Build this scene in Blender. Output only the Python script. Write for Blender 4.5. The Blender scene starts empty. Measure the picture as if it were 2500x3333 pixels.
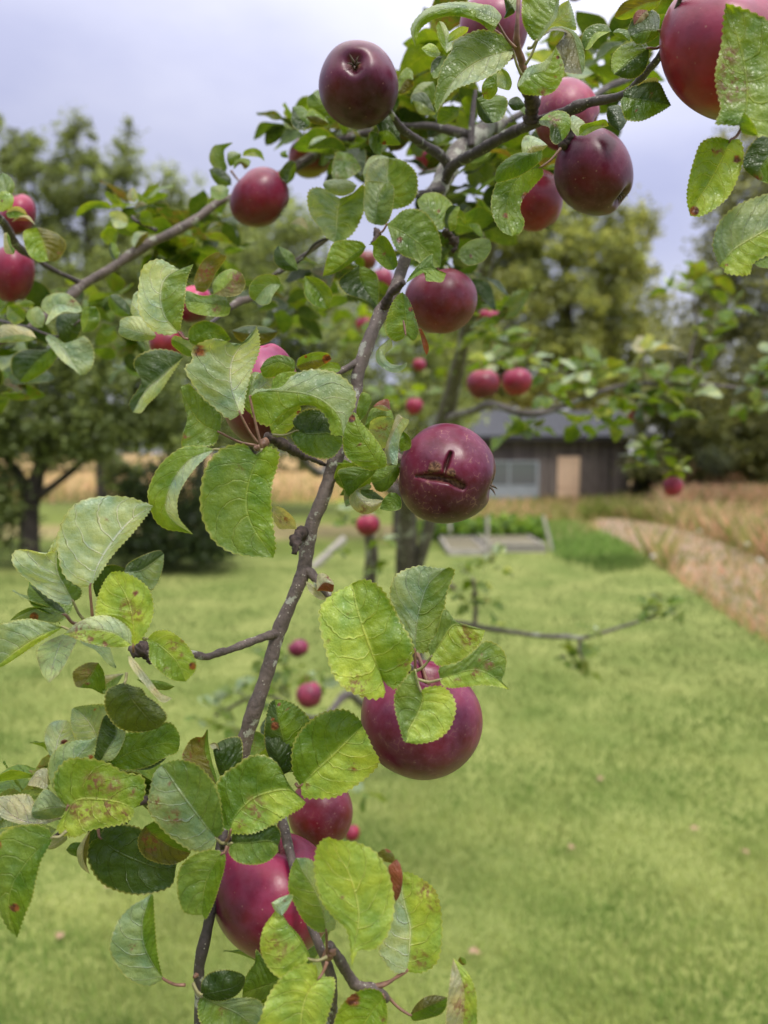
import bpy, math, random
import numpy as np
from mathutils import Vector, Matrix

# ---------------------------------------------------------------- camera, sky, sun, exposure
sc = bpy.context.scene
F = 2505.0                       # focal length in photo pixels (photo 2500 x 3333)
CAMH = 1.6
PITCH = math.atan((1666.5 - 1475) / F)
C0 = Vector((0, 0, CAMH))
FW = Vector((0, math.cos(PITCH), -math.sin(PITCH)))
UP = Vector((0, math.sin(PITCH), math.cos(PITCH)))
RT = Vector((1, 0, 0))
cd = bpy.data.cameras.new("camera"); cam = bpy.data.objects.new("camera", cd)
sc.collection.objects.link(cam); sc.camera = cam
cam.location = C0; cam.rotation_euler = (math.radians(90) - PITCH, 0, 0)
cd.sensor_fit = 'VERTICAL'; cd.sensor_height = 34.6; cd.lens = 34.6 * F / 3333
cd.clip_start = 0.02; cd.clip_end = 3000
cd.dof.use_dof = True; cd.dof.focus_distance = 0.50; cd.dof.aperture_fstop = 5.0

SUN_EL, SUN_AZ = 58.0, -25.0      # azimuth from +Y towards +X, degrees
w = bpy.data.worlds.new("World"); sc.world = w; w.use_nodes = True
def world_nodes():
    nt = w.node_tree; N = nt.nodes; L = nt.links; N.clear()
    out = N.new('ShaderNodeOutputWorld'); bg = N.new('ShaderNodeBackground')
    L.new(bg.outputs[0], out.inputs[0])
    sky = N.new('ShaderNodeTexSky'); sky.sky_type = 'NISHITA'; sky.sun_disc = False
    sky.sun_elevation = math.radians(SUN_EL); sky.sun_rotation = math.radians(SUN_AZ)
    tc = N.new('ShaderNodeTexCoord'); sx = N.new('ShaderNodeSeparateXYZ')
    L.new(tc.outputs['Generated'], sx.inputs[0])
    # overcast: brighter towards the zenith
    mr = N.new('ShaderNodeValToRGB')
    e = mr.color_ramp.elements
    e[0].position = 0.0; e[0].color = (4.3, 4.35, 5.1, 1)
    e[1].position = 1.0; e[1].color = (21, 20.4, 20.4, 1)
    k = e.new(0.30); k.color = (3.65, 3.75, 5.15, 1)
    k = e.new(0.55); k.color = (6.2, 6.3, 8.1, 1)
    L.new(sx.outputs['Z'], mr.inputs[0])
    nz = N.new('ShaderNodeTexNoise'); nz.inputs['Scale'].default_value = 1.7; nz.inputs['Detail'].default_value = 6
    nz.inputs['Roughness'].default_value = 0.5
    mp = N.new('ShaderNodeMapping'); mp.inputs['Scale'].default_value = (1, 1, 2.2); mp.inputs['Location'].default_value = (3.1, .4, .2)
    L.new(tc.outputs['Generated'], mp.inputs[0]); L.new(mp.outputs[0], nz.inputs['Vector'])
    cr = N.new('ShaderNodeValToRGB'); c = cr.color_ramp.elements
    c[0].position = .40; c[0].color = (.88, .89, .94, 1); c[1].position = .64; c[1].color = (1.30, 1.28, 1.15, 1)
    L.new(nz.outputs['Fac'], cr.inputs[0])
    mu = N.new('ShaderNodeMix'); mu.data_type = 'RGBA'; mu.blend_type = 'MULTIPLY'; mu.inputs[0].default_value = 1
    L.new(mr.outputs[0], mu.inputs[6]); L.new(cr.outputs[0], mu.inputs[7])
    # brighter to the right (thin cloud there)
    m2 = N.new('ShaderNodeMapRange'); m2.inputs[1].default_value = -.35; m2.inputs[2].default_value = .45
    m2.inputs[3].default_value = .97; m2.inputs[4].default_value = 1.24
    L.new(sx.outputs['X'], m2.inputs[0])
    m3 = N.new('ShaderNodeVectorMath'); m3.operation = 'SCALE'
    L.new(mu.outputs[2], m3.inputs[0]); L.new(m2.outputs[0], m3.inputs['Scale'])
    mx = N.new('ShaderNodeMix'); mx.data_type = 'RGBA'; mx.inputs[0].default_value = .9
    L.new(sky.outputs[0], mx.inputs[6]); L.new(m3.outputs[0], mx.inputs[7])
    L.new(mx.outputs[2], bg.inputs[0]); bg.inputs[1].default_value = 0.1
world_nodes()
sd = bpy.data.lights.new("sun", 'SUN'); sun = bpy.data.objects.new("sun", sd); sc.collection.objects.link(sun)
sd.energy = 1.5; sd.angle = math.radians(12); sd.color = (1, .96, .88)
_el, _az = math.radians(SUN_EL), math.radians(180 - 35)
sun.rotation_euler = Vector((math.sin(_az) * math.cos(_el), math.cos(_az) * math.cos(_el), math.sin(_el))).to_track_quat('Z', 'Y').to_euler()
sc.view_settings.view_transform = 'Standard'; sc.view_settings.look = 'None'
sc.view_settings.exposure = 0.52; sc.view_settings.gamma = 1
sc.cycles.max_bounces = 6; sc.cycles.transparent_max_bounces = 8
sc.render.engine = 'CYCLES'

# ---------------------------------------------------------------- helpers
RG = dict(A=(0, 200, 1.8433), B=(800, 0, 1.8433), C=(1600, 0, 1.8433), D=(400, 800, 1.8433), E=(1000, 700, 1.8433),
          F=(1600, 700, 1.8433), G=(0, 1400, 1.8433), H=(800, 1500, 1.8433), I=(1600, 1500, 1.8433), J=(0, 2200, 1.8433),
          K=(300, 2433, 1.8433), L=(800, 2433, 1.8433), M=(500, 400, 2.765), N=(0, 550, 3.16), P=(1150, 350, 3.318),
          Q=(1550, 0, 3.318), S=(0, 0, 1.0))
def src(r, x, y):
    a, b, k = RG[r]
    return a + x / k, b + y / k
def P3(px, py, d):               # a point of the photo at distance d (m) along the view axis
    return C0 + d * (FW + RT * ((px - 1250) / F) - UP * ((py - 1666.5) / F))
fw, up_, rt, c0 = (np.array(v) for v in (FW, UP, RT, C0))
def P3n(px, py, d):
    px, py, d = (np.asarray(a, float)[..., None] for a in (px, py, d))
    return c0 + d * (fw + rt * ((px - 1250) / F) - up_ * ((py - 1666.5) / F))
def ground(px, py, z=0.0):       # where the ray through a photo pixel meets the ground
    v = FW + RT * ((px - 1250) / F) - UP * ((py - 1666.5) / F)
    return C0 + v * ((z - CAMH) / v.z)
COL = sc.collection
def tagp(o, label=None, cat=None, group=None, kind=None):
    if label: o['label'] = label
    if cat: o['category'] = cat
    if group: o['group'] = group
    if kind: o['kind'] = kind
    return o
def thing(name, loc, label, cat, group=None, rz=0):
    o = bpy.data.objects.new(name, None); COL.objects.link(o); o.location = loc; o.rotation_euler = (0, 0, rz)
    o.empty_display_size = .05
    return tagp(o, label, cat, group)
def root_off(parent):
    off = Vector((0, 0, 0)); p = parent
    while p is not None:
        off += p.location; p = p.parent
    return np.array(off)
def mesh_obj(name, V, Fc, mat, parent=None, tint=None, marks=None, uv=None, smooth=True, loc=None):
    """V (n,3) world coordinates; Fc (m,k) or list of faces. A child keeps coordinates relative to its parent."""
    V = np.asarray(V, np.float32)
    off = root_off(parent) if parent is not None else (np.array(loc) if loc is not None else np.zeros(3))
    V = V - off
    me = bpy.data.meshes.new(name)
    if isinstance(Fc, np.ndarray):
        n, m, k = len(V), *Fc.shape
        me.vertices.add(n); me.vertices.foreach_set('co', V.astype(np.float32).ravel())
        me.loops.add(m * k); me.loops.foreach_set('vertex_index', Fc.astype(np.int32).ravel())
        me.polygons.add(m); me.polygons.foreach_set('loop_start', np.arange(0, m * k, k, dtype=np.int32))
        me.update(calc_edges=True); me.validate()
    else:
        me.from_pydata([tuple(v) for v in V], [], [tuple(f) for f in Fc]); me.update()
    if smooth: me.polygons.foreach_set('use_smooth', [True] * len(me.polygons))
    for nm, arr in (('tint', tint), ('marks', marks)):
        if arr is not None:
            a = me.color_attributes.new(nm, 'FLOAT_COLOR', 'POINT')
            arr = np.asarray(arr, np.float32)
            if arr.ndim == 1: arr = np.tile(arr, (len(V), 1))
            if arr.shape[1] == 3: arr = np.concatenate([arr, np.ones((len(arr), 1), np.float32)], 1)
            a.data.foreach_set('color', arr.ravel())
    if uv is not None:
        u = me.uv_layers.new(name='UVMap')
        li = np.empty(len(me.loops), np.int32); me.loops.foreach_get('vertex_index', li)
        u.data.foreach_set('uv', np.asarray(uv, np.float32)[li].ravel())
    me.materials.append(mat)
    o = bpy.data.objects.new(name, me); COL.objects.link(o)
    if parent is not None: o.parent = parent
    elif loc is not None: o.location = loc
    return o
def catmull(pts, n):
    P = np.asarray(pts, float)
    if len(P) == 2: P = np.stack([P[0], (P[0] + P[1]) / 2, P[1]])
    Q = np.vstack([2 * P[0] - P[1], P, 2 * P[-1] - P[-2]])
    seg = np.linalg.norm(np.diff(P, axis=0), axis=1) ** .6 + 1e-9
    T = np.concatenate([[0], np.cumsum(seg)]); T /= T[-1]
    out = []
    for t in np.linspace(0, 1, n):
        i = min(max(np.searchsorted(T, t, side='right') - 1, 0), len(P) - 2)
        u = (t - T[i]) / (T[i + 1] - T[i]); a, b, c, d = Q[i], Q[i + 1], Q[i + 2], Q[i + 3]
        out.append(.5 * ((2 * b) + (-a + c) * u + (2 * a - 5 * b + 4 * c - d) * u * u + (-a + 3 * b - 3 * c + d) * u ** 3))
    return np.array(out)
def tube_arr(pts, n=None, sides=10, lump=.06, seed=0, cap=True):
    """pts: (x,y,z,r) world; returns verts, quads"""
    rs = np.random.RandomState(seed)
    n = n or max(8, 5 * len(pts))
    C = catmull(pts, n); ctr, rad = C[:, :3], np.maximum(C[:, 3], 1e-5)
    tan = np.gradient(ctr, axis=0); tan /= np.linalg.norm(tan, axis=1)[:, None] + 1e-12
    ref = np.array([.3, .9, .2]); ref /= np.linalg.norm(ref)
    V = []
    ph = rs.rand(4) * 6.28
    for i in range(n):
        a = np.cross(tan[i], ref); a /= np.linalg.norm(a) + 1e-9; b = np.cross(tan[i], a)
        th = np.arange(sides) * 2 * math.pi / sides
        r = rad[i] * (1 + lump * np.sin(i * 1.7 + ph[0]) * np.sin(2 * th + ph[1]) + lump * .8 * np.sin(i * .63 + ph[2]) + lump * .5 * (rs.rand(sides) - .5))
        V.append(ctr[i] + np.outer(r * np.cos(th), a) + np.outer(r * np.sin(th), b))
    V = np.vstack(V); Q = []
    for i in range(n - 1):
        for j in range(sides):
            k = (j + 1) % sides
            Q.append((i * sides + j, i * sides + k, (i + 1) * sides + k, (i + 1) * sides + j))
    if cap:
        V = np.vstack([V, ctr[:1], ctr[-1:]]); m = n * sides
        for j in range(sides):
            k = (j + 1) % sides
            Q.append((m, k, j, m)); Q.append((m + 1, (n - 1) * sides + j, (n - 1) * sides + k, m + 1))
    return V, Q
def clean(Q):
    return [tuple(dict.fromkeys(f)) for f in Q]
def join(parts):
    V, Q, o = [], [], 0
    for v, q in parts:
        V.append(v); Q += [tuple(i + o for i in f) for f in q]; o += len(v)
    return np.vstack(V), Q
def ptube(reg, pts, **kw):       # pts (x,y,d,r) in region pixels
    k = RG[reg][2]; out = []
    for x, y, d, r in pts:
        sx_, sy_ = src(reg, x, y); p = P3(sx_, sy_, d); out.append((*p, r / k * d / F))
    return tube_arr(out, **kw)
def box_arr(x0, x1, y0, y1, z0, z1):
    V = np.array([(x, y, z) for x in (x0, x1) for y in (y0, y1) for z in (z0, z1)], float)
    return V, [(0, 1, 3, 2), (4, 6, 7, 5), (0, 4, 5, 1), (2, 3, 7, 6), (0, 2, 6, 4), (1, 5, 7, 3)]

# ---------------------------------------------------------------- materials
def new_mat(name):
    m = bpy.data.materials.new(name); m.use_nodes = True; nt = m.node_tree; nt.nodes.clear()
    out = nt.nodes.new('ShaderNodeOutputMaterial'); return m, nt.nodes, nt.links, out
def nd(N, typ, **kw):
    n = N.new(typ)
    for k, v in kw.items(): setattr(n, k, v)
    return n
def mth(N, L, op, a, b=None, c=None, clamp=False):
    n = N.new('ShaderNodeMath'); n.operation = op; n.use_clamp = clamp
    for i, v in enumerate((a, b, c)):
        if v is None: continue
        if hasattr(v, 'is_output') or hasattr(v, 'links'): L.new(v, n.inputs[i])
        else: n.inputs[i].default_value = v
    return n.outputs[0]
def mixc(N, L, f, a, b, mode='MIX'):
    n = N.new('ShaderNodeMix'); n.data_type = 'RGBA'; n.blend_type = mode
    for i, v in ((0, f), (6, a), (7, b)):
        if hasattr(v, 'links'): L.new(v, n.inputs[i])
        elif i == 0: n.inputs[0].default_value = v
        else: n.inputs[i].default_value = (*v[:3], 1)
    return n.outputs[2]
def mrange(N, L, v, a, b, c, d):
    n = N.new('ShaderNodeMapRange'); L.new(v, n.inputs[0])
    for i, x in enumerate((a, b, c, d)): n.inputs[i + 1].default_value = x
    return n.outputs[0]
def noise(N, L, vec, scale, detail=4, rough=.55):
    n = N.new('ShaderNodeTexNoise'); n.inputs['Scale'].default_value = scale; n.inputs['Detail'].default_value = detail
    n.inputs['Roughness'].default_value = rough
    if vec is not None: L.new(vec, n.inputs['Vector'])
    return n.outputs['Fac']

def leaf_material():
    m, N, L, out = new_mat('apple_leaf')
    ta = nd(N, 'ShaderNodeAttribute', attribute_name='tint'); ma = nd(N, 'ShaderNodeAttribute', attribute_name='marks')
    uv = nd(N, 'ShaderNodeUVMap', uv_map='UVMap'); sp = N.new('ShaderNodeSeparateXYZ'); L.new(uv.outputs[0], sp.inputs[0])
    sm = N.new('ShaderNodeSeparateColor'); L.new(ma.outputs['Color'], sm.inputs[0])
    geo = N.new('ShaderNodeNewGeometry')
    t = sp.outputs[0]; v = sp.outputs[1]
    wob = noise(N, L, geo.outputs['Position'], 70, 2)
    a = mth(N, L, 'ABSOLUTE', mth(N, L, 'MULTIPLY_ADD', v, 2.0, -1.0))
    tv = mth(N, L, 'SUBTRACT', t, mth(N, L, 'MULTIPLY', mth(N, L, 'POWER', a, 1.5), .26))
    q = mth(N, L, 'ADD', mth(N, L, 'MULTIPLY', tv, 6.6), mth(N, L, 'MULTIPLY', wob, .8))
    q = mth(N, L, 'ADD', q, mth(N, L, 'MULTIPLY', mth(N, L, 'GREATER_THAN', v, .5), .4))
    fr = mth(N, L, 'FRACT', q); dist = mth(N, L, 'ABSOLUTE', mth(N, L, 'SUBTRACT', fr, .5))   # 0 on vein
    side = mrange(N, L, dist, .012, .055, 1, 0)
    midr = mrange(N, L, a, .012, .04, 1, 0)
    vein = mth(N, L, 'MAXIMUM', mth(N, L, 'MULTIPLY', side, mrange(N, L, a, .3, 1.0, .8, .25)), midr, clamp=True)
    vo = nd(N, 'ShaderNodeTexVoronoi', feature='DISTANCE_TO_EDGE'); vo.inputs['Scale'].default_value = 520
    L.new(geo.outputs['Position'], vo.inputs['Vector'])
    net = mrange(N, L, vo.outputs['Distance'], .0, .12, 1, 0)
    base = ta.outputs['Color']
    n1 = noise(N, L, geo.outputs['Position'], 60, 4); n2 = noise(N, L, geo.outputs['Position'], 260, 3)
    base = mixc(N, L, 1.0, base, mixc(N, L, mrange(N, L, n1, .3, .7, 0, 1), (.60, .72, .85), (1.36, 1.2, 1.0)), 'MULTIPLY')
    base = mixc(N, L, mth(N, L, 'MULTIPLY', vein, .7), base, mixc(N, L, 1.0, base, (1.9, 1.6, 2.8), 'MULTIPLY'))
    base = mixc(N, L, mth(N, L, 'MULTIPLY', net, .13), base, mixc(N, L, 1.0, base, (1.6, 1.45, 1.5), 'MULTIPLY'))
    rim = mrange(N, L, a, .93, 1.0, 0, 1)
    base = mixc(N, L, mth(N, L, 'MULTIPLY', rim, .55), base, (.42, .40, .12))
    # disease marks: purple-brown mottling and solid brown spots
    n3 = noise(N, L, geo.outputs['Position'], 330, 3, .6)
    bl = mth(N, L, 'MULTIPLY', sm.outputs[0], mrange(N, L, n3, .46, .56, 0, 1), clamp=True)
    base = mixc(N, L, mth(N, L, 'MULTIPLY', sm.outputs[0], .12), base, (.36, .32, .07))
    base = mixc(N, L, mth(N, L, 'MULTIPLY', bl, .8), base, (.17, .035, .045))
    base = mixc(N, L, sm.outputs[1], base, mixc(N, L, mrange(N, L, n2, .4, .6, 0, 1), (.07, .02, .015), (.26, .09, .035)))
    h = mth(N, L, 'MULTIPLY', mth(N, L, 'SUBTRACT', 1.0, side), .5)
    h = mth(N, L, 'ADD', h, mth(N, L, 'MULTIPLY', mth(N, L, 'SUBTRACT', 1.0, midr), .5))
    h = mth(N, L, 'ADD', h, mth(N, L, 'MULTIPLY', n2, .2))
    h = mth(N, L, 'ADD', h, mth(N, L, 'MULTIPLY', noise(N, L, geo.outputs['Position'], 120, 2, .45), 2.4))
    h = mth(N, L, 'ADD', h, mth(N, L, 'MULTIPLY', net, -.10))
    bp = N.new('ShaderNodeBump'); bp.inputs['Strength'].default_value = .9; bp.inputs['Distance'].default_value = .0012
    L.new(h, bp.inputs['Height'])
    pr = N.new('ShaderNodeBsdfPrincipled'); L.new(base, pr.inputs['Base Color']); L.new(bp.outputs[0], pr.inputs['Normal'])
    L.new(mrange(N, L, n1, .3, .7, .24, .44), pr.inputs['Roughness']); pr.inputs['Specular IOR Level'].default_value = .5
    pr.inputs['Specular IOR Level'].default_value = .42
    tr = N.new('ShaderNodeBsdfTranslucent')
    L.new(mixc(N, L, 1.0, base, (2.4, 2.1, .6), 'MULTIPLY'), tr.inputs[0]); L.new(bp.outputs[0], tr.inputs[1])
    mx = N.new('ShaderNodeMixShader'); mx.inputs[0].default_value = .30
    L.new(pr.outputs[0], mx.inputs[1]); L.new(tr.outputs[0], mx.inputs[2]); L.new(mx.outputs[0], out.inputs[0])
    return m
def far_leaf_material():
    m, N, L, out = new_mat('distant_foliage')
    ta = nd(N, 'ShaderNodeAttribute', attribute_name='tint')
    pr = N.new('ShaderNodeBsdfPrincipled'); L.new(ta.outputs[0], pr.inputs['Base Color']); pr.inputs['Roughness'].default_value = .5
    tr = N.new('ShaderNodeBsdfTranslucent'); L.new(mixc(N, L, 1.0, ta.outputs[0], (1.6, 1.5, .9), 'MULTIPLY'), tr.inputs[0])
    mx = N.new('ShaderNodeMixShader'); mx.inputs[0].default_value = .45
    L.new(pr.outputs[0], mx.inputs[1]); L.new(tr.outputs[0], mx.inputs[2]); L.new(mx.outputs[0], out.inputs[0])
    return m
def bark_material(name, base, dark, lichen=.0, scale=1.0):
    m, N, L, out = new_mat(name)
    geo = N.new('ShaderNodeNewGeometry'); p = geo.outputs['Position']
    n1 = noise(N, L, p, 45 * scale, 5); n2 = noise(N, L, p, 320 * scale, 4, .65)
    c = mixc(N, L, mrange(N, L, n1, .35, .65, 0, 1), dark, base)
    c = mixc(N, L, mrange(N, L, n2, .35, .7, .0, .6), c, tuple(x * 1.5 for x in base))
    vo = N.new('ShaderNodeTexVoronoi'); vo.inputs['Scale'].default_value = 300 * scale; L.new(p, vo.inputs['Vector'])
    dots = mrange(N, L, vo.outputs['Distance'], .14, .20, 1, 0)
    hole = noise(N, L, p, 90 * scale, 1)
    c = mixc(N, L, mth(N, L, 'MULTIPLY', dots, mrange(N, L, hole, .5, .56, 0, .75)), c, (.5, .45, .38))
    if lichen:
        n3 = noise(N, L, p, 75 * scale, 5, .7)
        c = mixc(N, L, mrange(N, L, n3, .62 - lichen * .2, .66 - lichen * .2, 0, .8), c, (.36, .37, .30))
    bp = N.new('ShaderNodeBump'); bp.inputs['Strength'].default_value = .7; bp.inputs['Distance'].default_value = .0012 / scale
    L.new(mth(N, L, 'ADD', n2, mth(N, L, 'MULTIPLY', dots, .5)), bp.inputs['Height'])
    pr = N.new('ShaderNodeBsdfPrincipled'); L.new(c, pr.inputs['Base Color']); L.new(bp.outputs[0], pr.inputs['Normal'])
    pr.inputs['Roughness'].default_value = .62; L.new(pr.outputs[0], out.inputs[0]); return m
def apple_material():
    m, N, L, out = new_mat('apple_skin')
    ta = nd(N, 'ShaderNodeAttribute', attribute_name='tint'); ma = nd(N, 'ShaderNodeAttribute', attribute_name='marks')
    sm = N.new('ShaderNodeSeparateColor'); L.new(ma.outputs['Color'], sm.inputs[0])
    tc = N.new('ShaderNodeTexCoord'); p = tc.outputs['Object']
    oi = N.new('ShaderNodeObjectInfo'); va = N.new('ShaderNodeVectorMath'); va.operation = 'ADD'
    L.new(p, va.inputs[0]); L.new(oi.outputs['Random'], va.inputs[1]); p = va.outputs[0]
    n1 = noise(N, L, p, 38, 5); n2 = noise(N, L, p, 120, 5, .65); n3 = noise(N, L, p, 420, 3)
    c = mixc(N, L, 1.0, ta.outputs[0], mixc(N, L, mrange(N, L, n1, .3, .7, 0, 1), (.6, .55, .65), (1.4, 1.35, 1.25)), 'MULTIPLY')
    n4 = noise(N, L, p, 14, 3)
    c = mixc(N, L, mrange(N, L, n4, .4, .7, 0, .5), c, mixc(N, L, 1.0, c, (1.9, 1.5, 1.1), 'MULTIPLY'))
    # waxy bloom with a violet sky sheen in its colour, rubbed off in places
    bloom = mth(N, L, 'MULTIPLY', mrange(N, L, n2, .36, .62, .0, 1), sm.outputs[0])
    c = mixc(N, L, mth(N, L, 'MULTIPLY', bloom, .17), c, (.36, .15, .30))
    vo = N.new('ShaderNodeTexVoronoi'); vo.inputs['Scale'].default_value = 170; L.new(p, vo.inputs['Vector'])
    dot = mth(N, L, 'MULTIPLY', mrange(N, L, vo.outputs['Distance'], .07, .12, 1, 0), mrange(N, L, n1, .45, .55, .15, .6))
    c = mixc(N, L, dot, c, (.40, .22, .18))
    # russet: fine netted corky scratches where marked
    v2 = nd(N, 'ShaderNodeTexVoronoi', feature='DISTANCE_TO_EDGE'); v2.inputs['Scale'].default_value = 210; L.new(p, v2.inputs['Vector'])
    net = mth(N, L, 'MULTIPLY', mrange(N, L, v2.outputs['Distance'], .0, .07, .7, 0), mrange(N, L, n2, .53, .62, 0, 1))
    c = mixc(N, L, mth(N, L, 'MULTIPLY', net, sm.outputs[2]), c, (.40, .22, .14))
    c = mixc(N, L, sm.outputs[1], c, mixc(N, L, mrange(N, L, n3, .4, .6, 0, 1), (.055, .02, .012), (.22, .11, .06)))
    bp = N.new('ShaderNodeBump'); bp.inputs['Strength'].default_value = .35; bp.inputs['Distance'].default_value = .0008
    L.new(mth(N, L, 'ADD', mth(N, L, 'MULTIPLY', n3, mth(N, L, 'ADD', sm.outputs[1], .25)), mth(N, L, 'MULTIPLY', n2, .5)), bp.inputs['Height'])
    pr = N.new('ShaderNodeBsdfPrincipled'); L.new(c, pr.inputs['Base Color']); L.new(bp.outputs[0], pr.inputs['Normal'])
    r = mth(N, L, 'ADD', mrange(N, L, bloom, 0, 1, .29, .46), mth(N, L, 'MULTIPLY', sm.outputs[1], .4), clamp=True)
    L.new(r, pr.inputs['Roughness']); pr.inputs['Specular IOR Level'].default_value = .36
    pr.inputs['Sheen Weight'].default_value = .02; pr.inputs['Sheen Roughness'].default_value = .4
    pr.inputs['Sheen Tint'].default_value = (.9, .75, .95, 1)
    pr.inputs['Subsurface Weight'].default_value = 0
    L.new(pr.outputs[0], out.inputs[0]); return m
def plank_material(name, a, b):
    m, N, L, out = new_mat(name)
    ta = nd(N, 'ShaderNodeAttribute', attribute_name='tint'); geo = N.new('ShaderNodeNewGeometry')
    mp = N.new('ShaderNodeMapping'); mp.inputs['Scale'].default_value = (9, 9, .5); L.new(geo.outputs['Position'], mp.inputs[0])
    n = noise(N, L, mp.outputs[0], 2.5, 5, .65)
    c = mixc(N, L, 1.0, mixc(N, L, mrange(N, L, n, .35, .68, 0, 1), a, b), ta.outputs[0], 'MULTIPLY')
    pr = N.new('ShaderNodeBsdfPrincipled'); L.new(c, pr.inputs['Base Color']); pr.inputs['Roughness'].default_value = .85
    L.new(pr.outputs[0], out.inputs[0]); return m
def plain(name, col, rough=.6, sc_=20, var=.35, col2=None, bump=0, spec=.4, stretch=None):
    m, N, L, out = new_mat(name)
    geo = N.new('ShaderNodeNewGeometry'); p = geo.outputs['Position']
    if stretch:
        mp = N.new('ShaderNodeMapping'); mp.inputs['Scale'].default_value = stretch; L.new(p, mp.inputs[0]); p = mp.outputs[0]
    n = noise(N, L, p, sc_, 5)
    c2 = col2 or tuple(x * (1 + var) for x in col); c1 = col if col2 else tuple(x * (1 - var) for x in col)
    c = mixc(N, L, mrange(N, L, n, .32, .68, 0, 1), c1, c2)
    pr = N.new('ShaderNodeBsdfPrincipled'); L.new(c, pr.inputs['Base Color']); pr.inputs['Roughness'].default_value = rough
    pr.inputs['Specular IOR Level'].default_value = spec
    if bump:
        bp = N.new('ShaderNodeBump'); bp.inputs['Distance'].default_value = bump; L.new(n, bp.inputs['Height']); L.new(bp.outputs[0], pr.inputs['Normal'])
    L.new(pr.outputs[0], out.inputs[0]); return m
M_LEAF = leaf_material(); M_FAR = far_leaf_material(); M_APPLE = apple_material()
M_BARK = bark_material('young_bark', (.125, .094, .080), (.045, .033, .029), .2)
M_BARKD = bark_material('dark_bark', (.060, .046, .044), (.030, .023, .022), .1)
M_BARKL = bark_material('lichen_bark', (.15, .13, .115), (.07, .06, .052), .75)
M_TRUNK = bark_material('trunk_bark', (.105, .085, .078), (.04, .032, .03), .22, .3)
M_PET = plain('petiole_green', (.24, .22, .10), .5, 200, .3)
M_PETR = plain('petiole_reddish', (.19, .10, .065), .5, 200, .35)
M_SEPAL = plain('dry_sepal', (.12, .085, .07), .8, 300, .5)
M_SPUR = plain('spur_wood', (.06, .042, .038), .8, 250, .6, bump=.001)
def simple_leaf(base, axis, nrm, Ln, W, bend, col, rs, fold=.25):
    """one small leaf: base point, direction of the midrib, face normal; returns a dict like leaf_arrays"""
    axis = axis / np.linalg.norm(axis); side = np.cross(axis, nrm); side /= np.linalg.norm(side) + 1e-9; nrm = np.cross(side, axis)
    nt, sv = 9, np.array([-1, -.5, 0, .5, 1.])
    t = np.linspace(0, 1, nt); wd = W * .5 * np.sin(np.pi * t ** .8) ** .75
    wd[-1] = 0; wd[0] = W * .06
    ctr = base + np.outer(t * Ln, axis) + np.outer(-bend * Ln * t ** 2, nrm)
    V = np.vstack([ctr + np.outer(wd * s, side) + np.outer(wd * abs(s) * fold + .06 * W * np.sin(t * 9 + s * 3) * abs(s), nrm) for s in sv])
    idx = np.arange(5 * nt).reshape(5, nt)
    Q = np.stack([idx[:-1, :-1], idx[:-1, 1:], idx[1:, 1:], idx[1:, :-1]], -1).reshape(-1, 4)
    uv = np.vstack([np.stack([t, np.full(nt, s * .5 + .5)], 1) for s in sv])
    mk = np.zeros((5 * nt, 3))
    if rs.rand() < .25: mk[:, 0] = rs.uniform(.2, .7) * (rs.rand(5 * nt) > .5)
    return dict(V=V, Q=Q, tint=np.tile(np.array(col) * rs.uniform(.8, 1.2), (5 * nt, 1)), marks=mk, uv=uv)
# ---------------------------------------------------------------- ground, meadow, path
GR = np.random.RandomState(21)
def ground_material():
    m, N, L, out = new_mat('meadow_ground')
    geo = N.new('ShaderNodeNewGeometry'); p = geo.outputs['Position']; sx = N.new('ShaderNodeSeparateXYZ'); L.new(p, sx.inputs[0])
    n1 = noise(N, L, p, .35, 5); n2 = noise(N, L, p, 3, 5)
    y = mth(N, L, 'ADD', sx.outputs['Y'], mth(N, L, 'MULTIPLY', mth(N, L, 'SUBTRACT', n1, .5), 5))
    f = mrange(N, L, y, 0, 60, 0, 1)
    r = N.new('ShaderNodeValToRGB'); L.new(f, r.inputs[0]); e = r.color_ramp.elements
    e[0].position = 0; e[0].color = (.13, .17, .035, 1); e[1].position = 1; e[1].color = (.36, .25, .11, 1)
    for pos, c in ((.23, (.13, .17, .035)), (.25, (.30, .25, .12)), (.28, (.28, .24, .10)), (.30, (.17, .21, .045)), (.40, (.18, .22, .05)), (.45, (.32, .25, .06)), (.6, (.38, .26, .12))):
        k = e.new(pos); k.color = (*c, 1)
    c = mixc(N, L, 1.0, r.outputs[0], mixc(N, L, mrange(N, L, n2, .3, .7, 0, 1), (.7, .7, .7), (1.25, 1.25, 1.2)), 'MULTIPLY')
    pr = N.new('ShaderNodeBsdfPrincipled'); L.new(c, pr.inputs['Base Color']); pr.inputs['Roughness'].default_value = .9
    pr.inputs['Specular IOR Level'].default_value = .15
    L.new(pr.outputs[0], out.inputs[0]); return m
def sheet(name, pts, z, mat, kind='structure'):
    V = [(p[0], p[1], z) for p in pts]
    o = mesh_obj(name, V, [tuple(range(len(V)))], mat, smooth=False); o['kind'] = kind; return o
sheet('ground', [(-900, -200), (900, -200), (900, 1500), (-900, 1500)], 0, ground_material())
lawn_px = [(-900, 1868), (350, 1845), (800, 1812), (1300, 1790), (1780, 1800), (1960, 1725), (2140, 1840), (2330, 1985), (2620, 2180)]
LG = [ground(*p) for p in lawn_px] + [Vector((2.6, .6, 0)), Vector((-2.6, .6, 0)), Vector((-9, 4, 0))]
M_LAWN = plain('lawn_turf', (.13, .175, .04), .9, 1.4, .3, (.25, .275, .085), spec=.15)
sheet('lawn', LG, .004, M_LAWN)
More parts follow.
